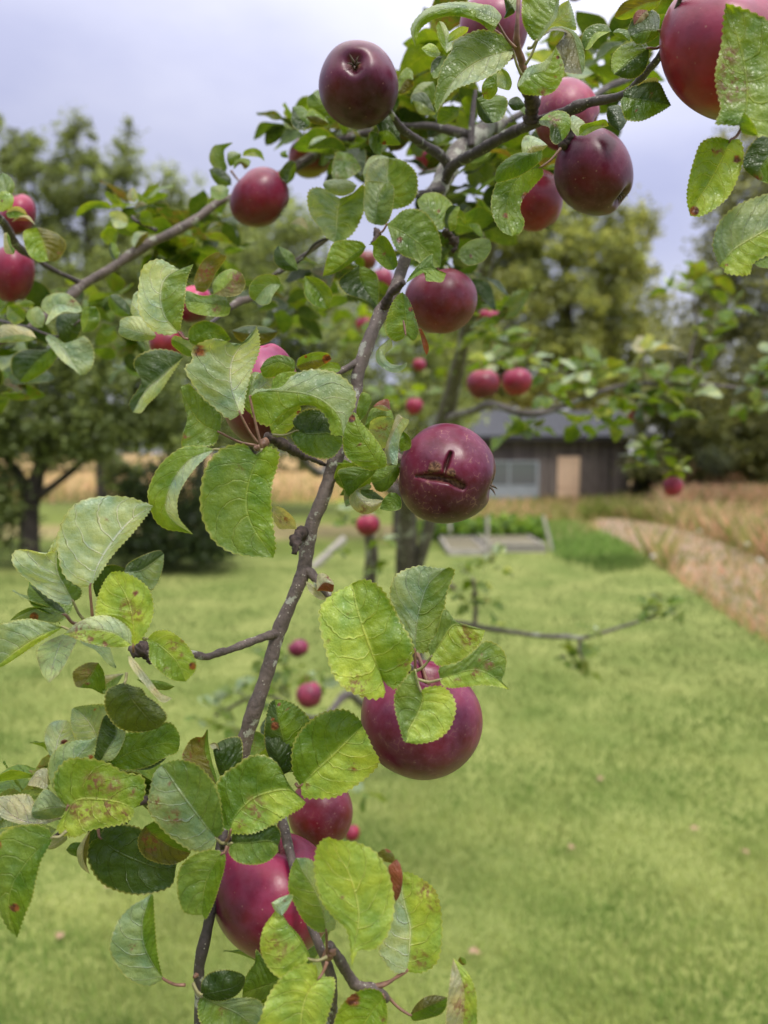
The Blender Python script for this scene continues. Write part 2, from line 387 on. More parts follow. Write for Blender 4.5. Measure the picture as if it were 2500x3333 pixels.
path_px = [(1930, 1692), (2020, 1688), (2130, 1705), (2260, 1735), (2400, 1790), (2640, 1890), (2700, 2100), (2480, 2055), (2330, 1950), (2200, 1860), (2080, 1790), (1980, 1740), (1940, 1710)]
M_PATH = plain('gravel_path', (.20, .15, .075), .95, 2.2, .3, (.35, .25, .19), bump=.01)
sheet('path', [ground(*p) for p in path_px], .008, M_PATH)

def pnoise(x, y, s, seed=0):
    r = np.random.RandomState(seed); v = 0
    for i in range(6):
        a, b, c = r.uniform(-1, 1, 3); v = v + np.sin((x * a * 2 + y * b * 2) * s * (1 + i * .55) + c * 9) / (1 + i * .35)
    return v / 3
def blades(name, X, Y, H, Wd, cols, mat, label=None, cat=None, kind='stuff', lean=.5, z0=.0):
    n = len(X); az = GR.uniform(0, 6.28, n); ln = GR.uniform(0, lean, n) * H; la = GR.uniform(0, 6.28, n)
    dx, dy = np.cos(az) * Wd / 2, np.sin(az) * Wd / 2
    lx, ly = np.cos(la) * ln, np.sin(la) * ln; z = np.full(n, z0)
    V = np.stack([np.stack([X - dx, Y - dy, z], 1), np.stack([X + dx, Y + dy, z], 1),
                  np.stack([X + dx * .6 + lx * .4, Y + dy * .6 + ly * .4, H * .6], 1), np.stack([X - dx * .3 + lx, Y - dy * .3 + ly, H], 1)], 1).reshape(-1, 3)
    Q = np.arange(4 * n).reshape(n, 4)
    o = mesh_obj(name, V, Q, mat, tint=np.repeat(cols, 4, 0), smooth=False)
    return tagp(o, label, cat, kind=kind)
def in_poly(x, y, poly):
    ins = np.zeros(len(x), bool); j = len(poly) - 1
    for i in range(len(poly)):
        xi, yi, xj, yj = poly[i][0], poly[i][1], poly[j][0], poly[j][1]
        c = ((yi > y) != (yj > y)) & (x < (xj - xi) * (y - yi) / (yj - yi + 1e-12) + xi); ins ^= c; j = i
    return ins
def scatter_px(n, x0, x1, y0, y1, power=1.0):
    """ground points, roughly even over a photo region"""
    px = GR.uniform(x0, x1, n); py = y0 + (y1 - y0) * GR.rand(n) ** power
    v = fw + np.outer((px - 1250) / F, rt) - np.outer((py - 1666.5) / F, up_)
    t = -CAMH / v[:, 2]; return v[:, 0] * t, v[:, 1] * t
def grass_material():
    m, N, L, out = new_mat('grass_blade')
    ta = nd(N, 'ShaderNodeAttribute', attribute_name='tint')
    pr = N.new('ShaderNodeBsdfPrincipled'); L.new(ta.outputs[0], pr.inputs['Base Color']); pr.inputs['Roughness'].default_value = .6; pr.inputs['Specular IOR Level'].default_value = .3
    tr = N.new('ShaderNodeBsdfTranslucent'); L.new(ta.outputs[0], tr.inputs[0])
    mx = N.new('ShaderNodeMixShader'); mx.inputs[0].default_value = .4
    L.new(pr.outputs[0], mx.inputs[1]); L.new(tr.outputs[0], mx.inputs[2]); L.new(mx.outputs[0], out.inputs[0]); return m
M_GRASS = grass_material()
x, y = scatter_px(190000, -150, 2650, 1800, 3500, .9)
k = in_poly(x, y, LG); x, y = x[k], y[k]; dist = np.hypot(x, y); k = GR.rand(len(x)) < np.clip(.35 + (dist - 2) / 5, .35, 1); x, y, dist = x[k], y[k], dist[k]
g = np.clip(.5 + .55 * pnoise(x, y, 2.1, 1) + .32 * pnoise(x, y, 8, 2) + GR.uniform(-.35, .35, len(x)), 0, 1)[:, None]
col = np.array((.125, .21, .042)) * (1 - g) + np.array((.35, .385, .125)) * g
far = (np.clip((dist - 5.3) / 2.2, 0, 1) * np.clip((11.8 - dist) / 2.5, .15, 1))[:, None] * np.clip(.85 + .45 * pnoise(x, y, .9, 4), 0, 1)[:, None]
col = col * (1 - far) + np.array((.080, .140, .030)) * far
col *= GR.uniform(.75, 1.25, (len(x), 1)) * (1 + .45 * np.clip((6 - dist) / 4, 0, 1))[:, None]  # near blades tinted brighter, making up for shade between them
blades('lawn_grass', x, y, GR.uniform(.012, .036, len(x)) * (1 + .4 * pnoise(x, y, 3, 5)), .003 + dist * .0011, col, M_GRASS, 'short mown green and yellowish grass of the lawn', 'grass')
# a few fallen leaves on the lawn
M_FALL = plain('fallen_leaf', (.22, .12, .06), .8, 90, .4, (.38, .27, .17))
for i, (px_, py_, nm_) in enumerate([(2247, 2722, 'reddish fallen leaf on the lawn, far right'), (2436, 2806, 'brown fallen leaf on the lawn near the right edge'), (1960, 2552, 'small fallen leaf on the lawn right of the big crimson apple'), (1525, 3128, 'fallen leaf on the lawn at the bottom right of the branch'),
        (192, 3088, 'pale pinkish fallen leaf on the lawn at lower left'), (375, 2905, 'whitish fallen leaf on the lawn below the dark green leaf'), (668, 1890 + 480, 'fallen leaf on the lawn just left of the drooping branch'), (1860, 2790, 'tiny fallen leaf in the middle of the empty lawn')]):
    g0 = ground(px_, py_); l = simple_leaf(np.array([g0.x, g0.y, .035]), np.array([math.cos(i * 2), math.sin(i * 2), .15]), np.array([.2, -.2, 1.]), .038, .026, .2, (1, 1, 1), GR)
    tagp(mesh_obj('fallen_leaf', l['V'], l['Q'], M_FALL, loc=(g0.x, g0.y, .03)), nm_, 'leaf')
# long dry grass beside the path, behind it and in front of the shed
STR = np.array([(.76, .50, .28), (.76, .58, .32), (.72, .40, .25), (.46, .44, .14), (.76, .50, .36)])
def meadow(n, x0, x1, y0, y1, h0, h1, mix, poly_out=None, green=.2, name='meadow_grass', label=None, wd=1.0):
    x, y = scatter_px(n, x0, x1, y0, y1)
    if poly_out is not None:
        for pl in poly_out: k = ~in_poly(x, y, pl); x, y = x[k], y[k]
    fx = np.abs((((x / np.maximum(y, .1) * F + 1250) - (x0 + x1) / 2) / ((x1 - x0) / 2))); k = (fx + .25 * pnoise(x, y, 1.4, 12)) < 1.02; x, y = x[k], y[k]
    d = np.hypot(x, y); c = STR[GR.choice(len(STR), len(x), p=mix)]
    gm = (GR.rand(len(x)) < green * (1 + pnoise(x, y, .5, 9)))[:, None]
    c = np.where(gm, np.array((.24, .28, .06)), c) * GR.uniform(.75, 1.25, (len(x), 1))
    return x, y, GR.uniform(h0, h1, len(x)), (.004 + d * .0011) * wd, c
PP = [ground(*p) for p in path_px]
sets = [meadow(5000, 2000, 2420, 1612, 1720, .15, .45, (.1, .3, .05, .5, .05), [PP], .55),
        meadow(3500, 2200, 2750, 1545, 1640, .7, 1.25, (.35, .3, .15, .05, .15), None, .05),
        meadow(6500, 1900, 2700, 1690, 2090, .03, .14, (.2, .2, .35, .2, .05), [LG], .35),
        meadow(9000, 1880, 2700, 1690, 2250, .05, .16, (.3, .1, .4, .1, .1), [LG, PP], .15),
        meadow(7000, 2100, 2700, 1640, 1860, .25, .6, (.2, .3, .15, .25, .1), [LG, PP], .3),
        meadow(6000, 2150, 2700, 1600, 1680, .5, .85, (.3, .3, .2, .1, .1), [PP], .12),
        meadow(3500, 2250, 2700, 1560, 1600, .6, 1.1, (.3, .3, .2, .1, .1), None, .05),
        meadow(9000, 1330, 2250, 1605, 1700, .08, .30, (.25, .2, .3, .2, .05), [PP], .35),
        meadow(4000, 1900, 2250, 1655, 1700, .2, .5, (.1, .3, .1, .4, .1), [PP], .6),
        meadow(6000, -200, 1300, 1497, 1640, .15, .5, (.3, .3, .1, .25, .05), None, .15),
        meadow(900, 2050, 2600, 1700, 1980, .04, .15, (.3, .3, .2, .1, .1), [LG], .4)]
X, Y, H, W_, Cc = (np.concatenate(q) for q in zip(*sets))
blades('meadow_grass', X, Y, H, W_, Cc, M_GRASS, 'long dry straw coloured grass along the path and around the shed', 'tall grass', lean=.7)
x, y, h, w_, c = meadow(12000, 1640, 2160, 1680, 1900, .05, .15, (.2, .2, .2, .2, .2), [PP, [ground(*p) for p in [(1300, 1700), (1775, 1700), (1800, 1830), (1300, 1830)]]], 1)
qx = x / y * F + 1250; qy = 1475 + 1.6 * F / y; k = ((qx - 1900) / 215) ** 2 + ((qy - 1780 - (qx - 1900) * .3) / 80) ** 2 + .45 * pnoise(x, y, 1.3, 3) + GR.uniform(-.25, .25, len(x)) < .75; x, y, h, w_ = x[k], y[k], h[k], w_[k]
c = np.array((.20, .32, .07)) * GR.uniform(.7, 1.4, (len(x), 1)); c = np.where((y < 11.5)[:, None], c * .6, c)
blades('long_grass', x, y, h, w_, c, M_GRASS, 'bright green unmown grass right of the garden beds', 'long grass')
# white flower heads beside the path
M_PETAL = plain('white_petals', (.55, .52, .46), .7, 60, .1)
FLP = [(2195, 1768), (2225, 1742), (2260, 1735), (2250, 1765), (2285, 1762), (2315, 1775), (2235, 1792), (2275, 1788), (2405, 1762), (2432, 1778), (2392, 1812), (2345, 1800), (2440, 1835), (2455, 1858), (2370, 1850), (2290, 1860), (2140, 1828), (2165, 1822), (2410, 1795), (2480, 1790)]
fpro = None
for i, (px_, py_) in enumerate(FLP):
    g0 = ground(px_, py_ + 25 + (i * 7) % 12)
    if fpro is None:
        fr = thing('wildflower', (0, 0, 0), 'small white wildflower in the dry grass beside the gravel path', 'flower', 'white flowers beside the path')
        V, Q = tube_arr([(0, 0, 0, .002), (.01, 0, .10, .002), (.0, .005, .20, .0015)], n=6, sides=5); st = mesh_obj('flower_stalk', V, clean(Q), M_PET, fr)
        V, Q = [], []
        for j in range(8):
            a = j * .785; V += [(0, .005, .20), (.03 * math.cos(a - .3), .03 * math.sin(a - .3), .208), (.042 * math.cos(a), .042 * math.sin(a), .203), (.03 * math.cos(a + .3), .03 * math.sin(a + .3), .208)]; Q.append(tuple(range(4 * j, 4 * j + 4)))
        hd_ = mesh_obj('flower_head', V, Q, M_PETAL, fr)
        fpro = fr; f = fr
    else:
        f = fpro.copy(); COL.objects.link(f)
        for ch in (st, hd_): c2 = ch.copy(); COL.objects.link(c2); c2.parent = f
    f.location = g0; f.rotation_euler = (.5 * math.sin(i * 3), .5 * math.cos(i * 5), i * 1.3); f.scale = (1.15, 1.15, 1.1)

# ---------------------------------------------------------------- the shed
M_PLANK = plank_material('weathered_planks', (.085, .070, .064), (.24, .20, .185))
M_ROOF = plain('dark_metal_roof', (.045, .048, .062), .5, 2, .15, stretch=(6, .3, .3)); M_FASC = plain('black_fascia', (.02, .018, .018), .7, 5, .2)
M_PALE = plain('pale_new_wood', (.70, .50, .36), .7, 4, .15, stretch=(6, 6, .5)); M_FRAME = plain('grey_white_paint', (.30, .33, .38), .6, 8, .12)
def glass_material():
    m, N, L, out = new_mat('window_glass'); pr = N.new('ShaderNodeBsdfPrincipled'); pr.inputs['Base Color'].default_value = (.12, .13, .15, 1)
    pr.inputs['Roughness'].default_value = .08; pr.inputs['Specular IOR Level'].default_value = .9; L.new(pr.outputs[0], out.inputs[0]); return m
M_GLASS = glass_material()
SD = 26.4
def at_d(px, py, d=SD): return P3(px, py, d)
xl, xr = at_d(1400, 1475).x, at_d(2046, 1475).x; ys = at_d(1500, 1620).y; eave = at_d(1500, 1424).z; ridge = at_d(1500, 1345).z + .12
SH = thing('wooden_shed', ((xl + xr) / 2, ys, 0), 'long low shed of dark weathered vertical boards under a grey metal roof', 'shed')
parts = []; nb = 46; bw = (xr - xl) / nb
for i in range(nb):
    o_ = GR.uniform(0, .02); parts.append(box_arr(xl + i * bw + .012, xl + (i + 1) * bw - .012, ys - .03 - o_, ys + .02, 0, eave + .05))
for i in range(18): parts.append(box_arr(xr - .02, xr + .02 + GR.uniform(0, .02), ys + .05 + i * .17, ys + .2 + i * .17, 0, eave + .05))
parts.append(box_arr(xl, xr - .03, ys + .03, ys + 3.1, .02, eave)); V, Q = join(parts)
tn = np.concatenate([np.full((len(p_[0]), 3), GR.uniform(.6, 1.5)) for p_ in parts])
mesh_obj('wall', V, Q, M_PLANK, SH, tint=tn, smooth=False)
V = [(xl - .3, ys - .35, eave - .02), (xr + .75, ys - .35, eave - .02), (xr + .75, ys + 2.2, ridge), (xl - .3, ys + 2.2, ridge), (xl - .3, ys + 3.6, eave - .1), (xr + .75, ys + 3.6, eave - .1)]
V = V + [(a, b, c + .07) for a, b, c in V]
Q = [(0, 3, 2, 1), (3, 4, 5, 2), (6, 7, 8, 9), (9, 8, 11, 10), (0, 1, 7, 6), (4, 10, 11, 5), (1, 2, 8, 7), (2, 5, 11, 8), (0, 6, 9, 3), (3, 9, 10, 4)]
rf = mesh_obj('roof', V, Q, M_ROOF, SH, smooth=False)
par = []
for i in range(34):
    a = xl - .25 + i * (xr - xl + .95) / 33.; s = (ridge - eave) / 2.55
    v, q = box_arr(a - .015, a + .015, ys - .34, ys + 2.19, 0, .03); v[:, 2] += eave + .052 + (v[:, 1] - ys + .35) * s; par.append((v, q))
V, Q = join(par); mesh_obj('roof_rib', V, Q, M_ROOF, rf, smooth=False)
V, Q = box_arr(xl - .3, xr + .75, ys - .375, ys - .352, eave - .14, eave + .03); mesh_obj('fascia', V, Q, M_FASC, SH, smooth=False)
a, b = at_d(1811, 1485), at_d(1884, 1610); par = [box_arr(a.x + i * (b.x - a.x) / 5 + .006, a.x + (i + 1) * (b.x - a.x) / 5 - .006, ys - .10, ys - .055, .05, a.z) for i in range(5)]
V, Q = join(par); dr = mesh_obj('door', V, Q, M_PALE, SH, smooth=False)
V, Q = join([box_arr(a.x + .02, b.x - .02, ys - .115, ys - .103, .45, .55), box_arr(a.x + .02, b.x - .02, ys - .115, ys - .103, 1.3, 1.4)]); mesh_obj('batten', V, Q, M_PALE, dr, smooth=False)
# glazed frame standing in front of the shed
yw = ys - .9; dw = (yw * math.cos(PITCH)) 
def atw(px, py):
    p = P3(px, py, 1.0); v = p - C0; return C0 + v * ((yw - C0.y) / v.y)
a, b = atw(1588, 1500), atw(1752, 1640)
WF = thing('glazed_frame', ((a.x + b.x) / 2, yw, 0), 'pale grey glazed door frame standing against the dark shed wall', 'window frame')
x0_, x1_, z1_ = a.x, b.x, a.z; z0_ = max(b.z, .02)
xm = x0_ + (x1_ - x0_) * .42; zm_ = z0_ + (z1_ - z0_) * .36; t_ = .05
par = [box_arr(x0_, x0_ + t_, yw - .03, yw + .03, z0_, z1_), box_arr(x1_ - t_ * 1.6, x1_, yw - .03, yw + .03, z0_, z1_), box_arr(x0_ + t_, x1_ - t_ * 1.6, yw - .028, yw + .028, z1_ - t_, z1_ - .002),
       box_arr(x0_ + t_, x1_ - t_ * 1.6, yw - .028, yw + .028, z0_, z0_ + t_), box_arr(x0_ + t_, x1_ - t_ * 1.6, yw - .026, yw + .026, zm_, zm_ + t_), box_arr(xm - t_ / 2, xm + t_ / 2, yw - .022, yw + .022, zm_ + t_, z1_ - t_)]
V, Q = join(par); mesh_obj('frame', V, Q, M_FRAME, WF, smooth=False)
V, Q = box_arr(x0_ + t_, x1_ - t_ * 1.6, yw - .004, yw + .004, zm_ + t_, z1_ - t_); mesh_obj('pane', V, Q, M_GLASS, WF, smooth=False)
V, Q = box_arr(x0_ + t_, x1_ - t_ * 1.6, yw - .012, yw + .012, z0_ + t_, zm_); mesh_obj('panel', V, Q, M_FRAME, WF, smooth=False)

# ---------------------------------------------------------------- garden beds, pale boards
M_BOARD = plain('bleached_boards', (.38, .35, .31), .8, 10, .15); M_MULCH = plain('pinkish_gravel_mulch', (.19, .17, .11), .95, 22, .35, bump=.02)
M_VEG = plain('lettuce_leaf', (.16, .26, .03), .6, 30, .3)
def gx(px, py, z=0): p = ground(px, py, z); return p
def bed(name, label, pl, pr_, depth, h, posts, fill):
    a, b = ground(*pl), ground(*pr_); t = thing(name, ((a.x + b.x) / 2, (a.y + b.y) / 2, 0), label, 'garden bed')
    y0 = (a.y + b.y) / 2; 
    for i, (xa, xb, ya, yb) in enumerate(((a.x, b.x, y0 - .02, y0 + .02), (a.x, b.x, y0 + depth - .02, y0 + depth + .02), (a.x - .023, a.x + .017, y0 + .022, y0 + depth - .022), (b.x - .017, b.x + .023, y0 + .022, y0 + depth - .022))):
        v, q = box_arr(xa, xb, ya, yb, 0, h); mesh_obj('board', v, q, M_BOARD, t, smooth=False)
    v, q = box_arr(a.x + .03, b.x - .03, y0 + .03, y0 + depth - .03, 0, h * .85); mesh_obj('bed_fill', v, q, fill, t, smooth=False)
    for px_, hh, lean in posts:
        xx = ground(px_, pl[1]).x; pts = [(xx, y0 - .05, 0, .03), (xx + lean, y0 - .05, hh, .028)]
        v, q = tube_arr(pts, n=4, sides=4, lump=0); mesh_obj('post', v, clean(q), M_BOARD, t, smooth=False)
    return t, a, b, y0
t1, a1, b1, yb1 = bed('raised_bed', 'low raised bed filled with pinkish gravel, left of the white post', (1462, 1808), (1580, 1808), 1.9, .10, [(1584, .62, 0)], M_MULCH)
v, q = tube_arr([(ground(1490, 1812).x, yb1 + 1.2, .25, .03), (ground(1490, 1812).x, yb1 + 1.2, .60, .03), (b1.x, yb1 + 1.1, .60, .03)], n=9, sides=4, lump=0); mesh_obj('hoop_rail', v, clean(q), M_BOARD, t1, smooth=False)
t2, a2, b2, yb2 = bed('raised_bed', 'raised bed with slatted pale front and a leaning white stake at its right end', (1596, 1798), (1775, 1798), 2.2, .12, [(1796, .60, -.16)], M_MULCH)
par = [box_arr(a2.x + .03 + i * (b2.x - a2.x - .05) / 16, a2.x + .06 + i * (b2.x - a2.x - .05) / 16, yb2 - .05, yb2 - .023, .0, .10) for i in range(16)]; V, Q = join(par); mesh_obj('slat', V, Q, M_BOARD, t2, smooth=False)
v, q = box_arr(a2.x, b2.x, yb2 - .06, yb2 + .02, .125, .145); mesh_obj('top_rail', v, q, M_BOARD, t2, smooth=False)
pb = thing('leaning_board', ground(1060, 1850), 'pale plank propped at a slant at the left end of the beds', 'plank')
p0, p1 = ground(1040, 1850), ground(1150, 1850); V, Q = tube_arr([(p0.x - .1, p0.y, .0, .055), (p1.x - .12, p1.y + .2, .40, .055)], n=3, sides=4, lump=0); mesh_obj('plank', V, clean(Q), M_BOARD, pb, smooth=False)
# lettuces between the beds: rows of leafy heads
veg = []
vr = np.random.RandomState(4)
def foliage_cloud(spec, size, cols, rs, aspect=.55):
    """spec rows: centre xyz, radii xyz, count -> leaf-sized quads"""
    Vs, Cs = [], []
    for c, r, n, shade in spec:
        n = int(n); u = rs.normal(size=(n, 3)) * .62; rad = 1.0
        p = np.array(c) + u * rad * np.array(r)
        a = rs.normal(size=(n, 3)) * (1, 1, .55); a /= np.linalg.norm(a, axis=1)[:, None]; b = np.cross(a, rs.normal(size=(n, 3)) * (.6, .6, 1.3)); b /= np.linalg.norm(b, axis=1)[:, None] + 1e-9
        s = size * rs.uniform(.6, 1.4, (n, 1))
        q = np.stack([p - a * s / 2, p + b * s * aspect / 2, p + a * s / 2, p - b * s * aspect / 2], 1); Vs.append(q.reshape(-1, 3))
        cc = np.array(cols)[rs.randint(len(cols), size=n)] * rs.uniform(.7, 1.3, (n, 1)) * shade; Cs.append(np.repeat(cc, 4, 0))
    V = np.vstack(Vs); return V, np.arange(len(V)).reshape(-1, 4), np.vstack(Cs)
k = 0
for r_ in range(3):
    for i in range(9):
        pxx = 1395 + i * 44 + vr.uniform(-8, 8); g0 = ground(pxx, 1757 - r_ * 12)
        V, Q, Cc = foliage_cloud([((g0.x, g0.y, .13), (.15, .15, .13), 230, 1)], .14, [(.16, .27, .03), (.22, .32, .05), (.10, .2, .03)], vr, .8)
        tagp(mesh_obj('lettuce', V, Q, M_FAR, tint=Cc, loc=(g0.x, g0.y, 0)), 'bright green leafy vegetable growing in the rows behind the raised beds', 'vegetable', 'leafy vegetables behind the beds')

# ---------------------------------------------------------------- trees and shrubs behind
BR = np.random.RandomState(8)
DKG, MDG, LTG, YLG = (.10, .135, .045), (.18, .225, .075), (.26, .31, .12), (.30, .34, .11)
def crown_spec(ells, d, clump, density, rs, flat=1.0, dz=None):
    clump = clump * .72
    """ellipses given in photo px (cx,cy,rx,ry,weight): fills them with leaf clumps at distance d"""
    out = []
    for e in ells:
        cx, cy, rx, ry, wgt = e[:5]; dd = e[5] if len(e) > 5 else d
        n = max(3, int(rx * ry / (clump * clump) * 2.6 * density * wgt))
        for _ in range(n):
            a = rs.rand() * 6.283; q = rs.rand() ** .5
            x, y = cx + math.cos(a) * q * rx, cy + math.sin(a) * q * ry
            z = dd + rs.uniform(-1, 1) * (dz if dz else rx / F * dd * .8)
            c = P3n(x, y, z); r = clump / F * dd * rs.uniform(.45, 1.5)
            if c[2] < .15: continue
            out.append((c, (r * rs.uniform(.6, 1.3), r, r * rs.uniform(.5, 1.1)), 1, rs.uniform(.55, 1.35)))
    return out
def tree(name, label, cat, d, base_px, ells, clump, leaves, size, cols, trunk, mat=None, density=1.0, aspect=.55, group=None, dz=None, limbs=()):
    b = P3(base_px, 1475, d); b.z = 0
    t = thing(name, b, label, cat, group)
    sp = crown_spec(ells, d, clump, density, BR, dz=dz); per = leaves / len(sp); sp = [(c, r, per, s) for c, r, _, s in sp]
    V, Q, Cc = foliage_cloud(sp, size, cols, BR, aspect)
    mesh_obj('crown', V, Q, M_FAR, t, tint=Cc, smooth=False)
    if trunk:
        top = [(*P3(x, y, d), r / F * d) for x, y, r in trunk]; pts = [(b.x, b.y, -.05, top[0][3] * 1.25)] + top
        V, Q = tube_arr(pts, n=24, sides=10, seed=4); mesh_obj('trunk', V, clean(Q), mat or M_DTR, t)
    for lm in limbs:
        V, Q = tube_arr([(*P3(x, y, d), r / F * d) for x, y, r in lm], n=12, sides=7); mesh_obj('limb', V, clean(Q), mat or M_DTR, t)
    return t
M_DTR = plain('dark_trunk', (.045, .036, .030), .9, 6, .4, bump=.03)
# large orchard tree at left
tree('orchard_tree', 'old spreading fruit tree with a forked dark trunk beyond the lawn at left', 'tree', 10.8, 96,
     [(60, 1330, 260, 130, 1.3), (330, 1280, 230, 130, 1.0), (560, 1360, 160, 90, .8), (30, 1150, 230, 150, 1), (330, 1120, 230, 140, .9), (160, 1430, 220, 60, 1), (420, 1440, 200, 40, .8), (-60, 1500, 90, 200, .9), (640, 1230, 140, 100, .7), (-30, 1700, 90, 170, 1.5)],
     62, 42000, .085, [MDG, LTG, (.21, .26, .10), (.13, .17, .06)], [(96, 1800, 32), (98, 1650, 30), (110, 1600, 26), (130, 1500, 18), (150, 1300, 10)], density=1.7,
     limbs=[[(92, 1650, 22), (70, 1560, 18), (29, 1500, 14), (-20, 1420, 8)], [(120, 1620, 16), (200, 1560, 12), (270, 1498, 11), (330, 1400, 7)], [(115, 1600, 20), (145, 1493, 16), (200, 1380, 9)]])
tree('tall_birch', 'tall thin airy tree at left whose pointed twigs rise highest into the sky', 'tree', 22, 330,
     [(240, 410, 34, 60, 1), (235, 510, 60, 60, 1), (300, 500, 22, 70, .6), (80, 480, 50, 60, .9), (60, 560, 80, 70, 1), (160, 560, 70, 60, .8), (240, 620, 130, 70, 1.1), (410, 440, 22, 55, .6), (400, 530, 50, 60, .9), (430, 600, 60, 60, .8), (360, 600, 60, 60, .8),
      (540, 600, 45, 60, .8), (560, 680, 60, 60, .8), (640, 640, 20, 60, .5), (110, 690, 110, 80, .8), (280, 740, 120, 90, .7), (140, 820, 60, 130, 1.2), (470, 730, 100, 80, .7), (620, 770, 90, 70, .8), (-40, 520, 60, 160, .8), (330, 860, 260, 110, .9), (720, 700, 60, 60, .5), (180, 980, 200, 140, .9), (520, 900, 200, 120, 1)],
     34, 46000, .13, [MDG, LTG, (.25, .30, .14)], [(320, 1200, 16), (300, 900, 13), (270, 650, 8), (240, 420, 3)], density=1.0,
     limbs=[[(310, 1000, 9), (400, 750, 7), (415, 430, 2)], [(300, 950, 9), (140, 720, 6), (80, 460, 2)], [(310, 1050, 9), (500, 800, 6), (560, 610, 2)]])
tree('round_shrub', 'dark dense rounded shrub at the edge of the lawn', 'shrub', 10.6, 560, [(560, 1740, 210, 110, 1.6), (560, 1610, 150, 110, 1.2), (420, 1620, 60, 60, .7), (450, 1780, 130, 60, 1), (700, 1790, 90, 40, 1)], 42, 20000, .06, [(.03, .05, .016), (.045, .072, .022), (.035, .055, .018)], None, density=2.2)
tree('lilac_bush', 'pale green bush standing behind the dark rounded shrub', 'shrub', 16, 390, [(400, 1545, 70, 50, 1), (340, 1470, 60, 40, .7)], 36, 3500, .09, [LTG, MDG, (.1, .15, .06)], None, density=1.6)
tree('broadleaf_tree', 'dense dark green broadleaf tree behind the middle of the crown', 'tree', 20, 830, [(760, 950, 230, 180, 1), (900, 1150, 260, 190, 1.1), (650, 1150, 220, 180, 1), (820, 1370, 300, 90, 1), (1080, 1290, 170, 150, .9), (1050, 1030, 180, 170, 1), (940, 790, 110, 90, .8), (560, 1380, 160, 80, .9)], 60, 34000, .15, [DKG, MDG, LTG], [(820, 1500, 18), (830, 1200, 14), (850, 950, 7)], density=1.5)
tree('maple_tree', 'pale green tree behind the left branch, its rounded top against the sky', 'tree', 26, 640, [(600, 760, 150, 110, 1), (760, 820, 160, 130, 1), (480, 860, 160, 120, 1), (660, 960, 260, 120, 1.2), (860, 700, 90, 100, .6), (960, 860, 120, 150, .9), (560, 1090, 260, 110, 1)], 52, 40000, .17, [MDG, LTG, (.21, .26, .11)], [(660, 1400, 14), (670, 1000, 9)], density=1.5)
tree('hazel_tree', 'yellow green tree behind the leaning apple trunk', 'tree', 14, 1290, [(1250, 1180, 200, 150, 1), (1330, 1330, 230, 90, 1.1), (1150, 1360, 150, 70, .9), (1440, 1130, 160, 190, 1), (1180, 1000, 150, 110, .7)], 55, 16000, .10, [LTG, LTG, MDG, YLG], [(1290, 1500, 10), (1280, 1250, 7)], density=1.3)
tree('willow_tree', 'broad olive green willow behind the shed roof', 'tree', 38, 1860, [(1850, 860, 270, 130, 1), (1760, 740, 150, 100, .8), (1950, 730, 150, 90, .65), (2060, 760, 90, 110, .5), (1640, 860, 130, 160, 1), (1800, 1030, 320, 130, 1.2), (2040, 960, 120, 140, .6), (1700, 1200, 330, 120, 1.2), (2010, 1150, 150, 130, 1), (2150, 1080, 60, 90, .4), (1880, 1290, 300, 70, 1), (1500, 1250, 150, 130, 1), (1980, 610, 70, 40, .4), (1530, 1020, 120, 170, .9), (1860, 640, 120, 40, .4)],
     46, 80000, .26, [(.24, .28, .09), (.32, .36, .12), (.42, .44, .16), (.15, .18, .06)], [(1870, 1400, 16), (1850, 1000, 12), (1830, 750, 5)], density=1.5)
tree('birch_tree', 'tall dark drooping birch at the right edge', 'tree', 19, 2570, [(2430, 420, 60, 60, .5), (2400, 560, 110, 130, .6), (2470, 700, 150, 200, 1), (2330, 780, 100, 110, .55), (2450, 950, 180, 150, 1.2), (2320, 1000, 130, 120, .8), (2400, 1180, 230, 130, 1.3), (2560, 600, 110, 300, 1), (2250, 1150, 110, 100, .8), (2560, 1150, 120, 250, 1)], 50, 46000, .12, [(.18, .195, .095), (.24, .26, .12), (.30, .31, .15)], [(2560, 1400, 12), (2540, 900, 9), (2500, 500, 4)], density=1.4)
tree('olive_thicket', 'soft olive thicket of bushes between the shed and the right edge', 'shrub', 24, 2300, [(2200, 1370, 150, 120, 1.3), (2400, 1390, 200, 150, 1.4), (2150, 1270, 100, 70, 1), (2560, 1420, 140, 160, 1), (2260, 1500, 210, 50, 1.6)], 48, 42000, .15, [(.18, .20, .08), (.27, .28, .11), (.14, .165, .065)], None, density=1.8)
tree('grey_willow_bush', 'small grey green bush in front of the olive thicket', 'shrub', 22, 2320, [(2320, 1500, 50, 40, 1)], 26, 1500, .10, [(.17, .20, .12), (.13, .16, .10)], None, density=1.6)
tree('dark_yew', 'almost black low bush right against the corner of the shed', 'shrub', 24.5, 2100, [(2090, 1560, 40, 55, 1), (2130, 1580, 35, 35, 1), (2075, 1500, 20, 40, .6)], 24, 5000, .10, [(.010, .013, .008), (.016, .02, .01)], None, density=2.5)
for i, (cx, cy, rx, ry, d, n) in enumerate([(150, 1400, 260, 90, 70, 7000), (560, 1400, 260, 80, 75, 7000), (980, 1420, 260, 60, 72, 6000), (1350, 1400, 230, 80, 68, 6000), (2560, 1300, 200, 190, 60, 6000), (-150, 1330, 220, 150, 60, 6000)]):
    tree('woodland_tree', ['dark distant wood edge tree behind the straw field at far left', 'distant wood edge tree above the straw field, right of the orchard trunk', 'distant tree on the skyline behind the round shrub', 'distant tree behind the left end of the shed',
         'distant dark tree behind the birch at the right edge', 'distant tree at the extreme left edge of the wood'][i], 'tree', d, cx, [(cx, cy, rx, ry, 1)], 60, n, .5, [DKG, MDG, (.04, .055, .02)], [(cx, 1460, 8), (cx, cy, 5)], density=2.0)
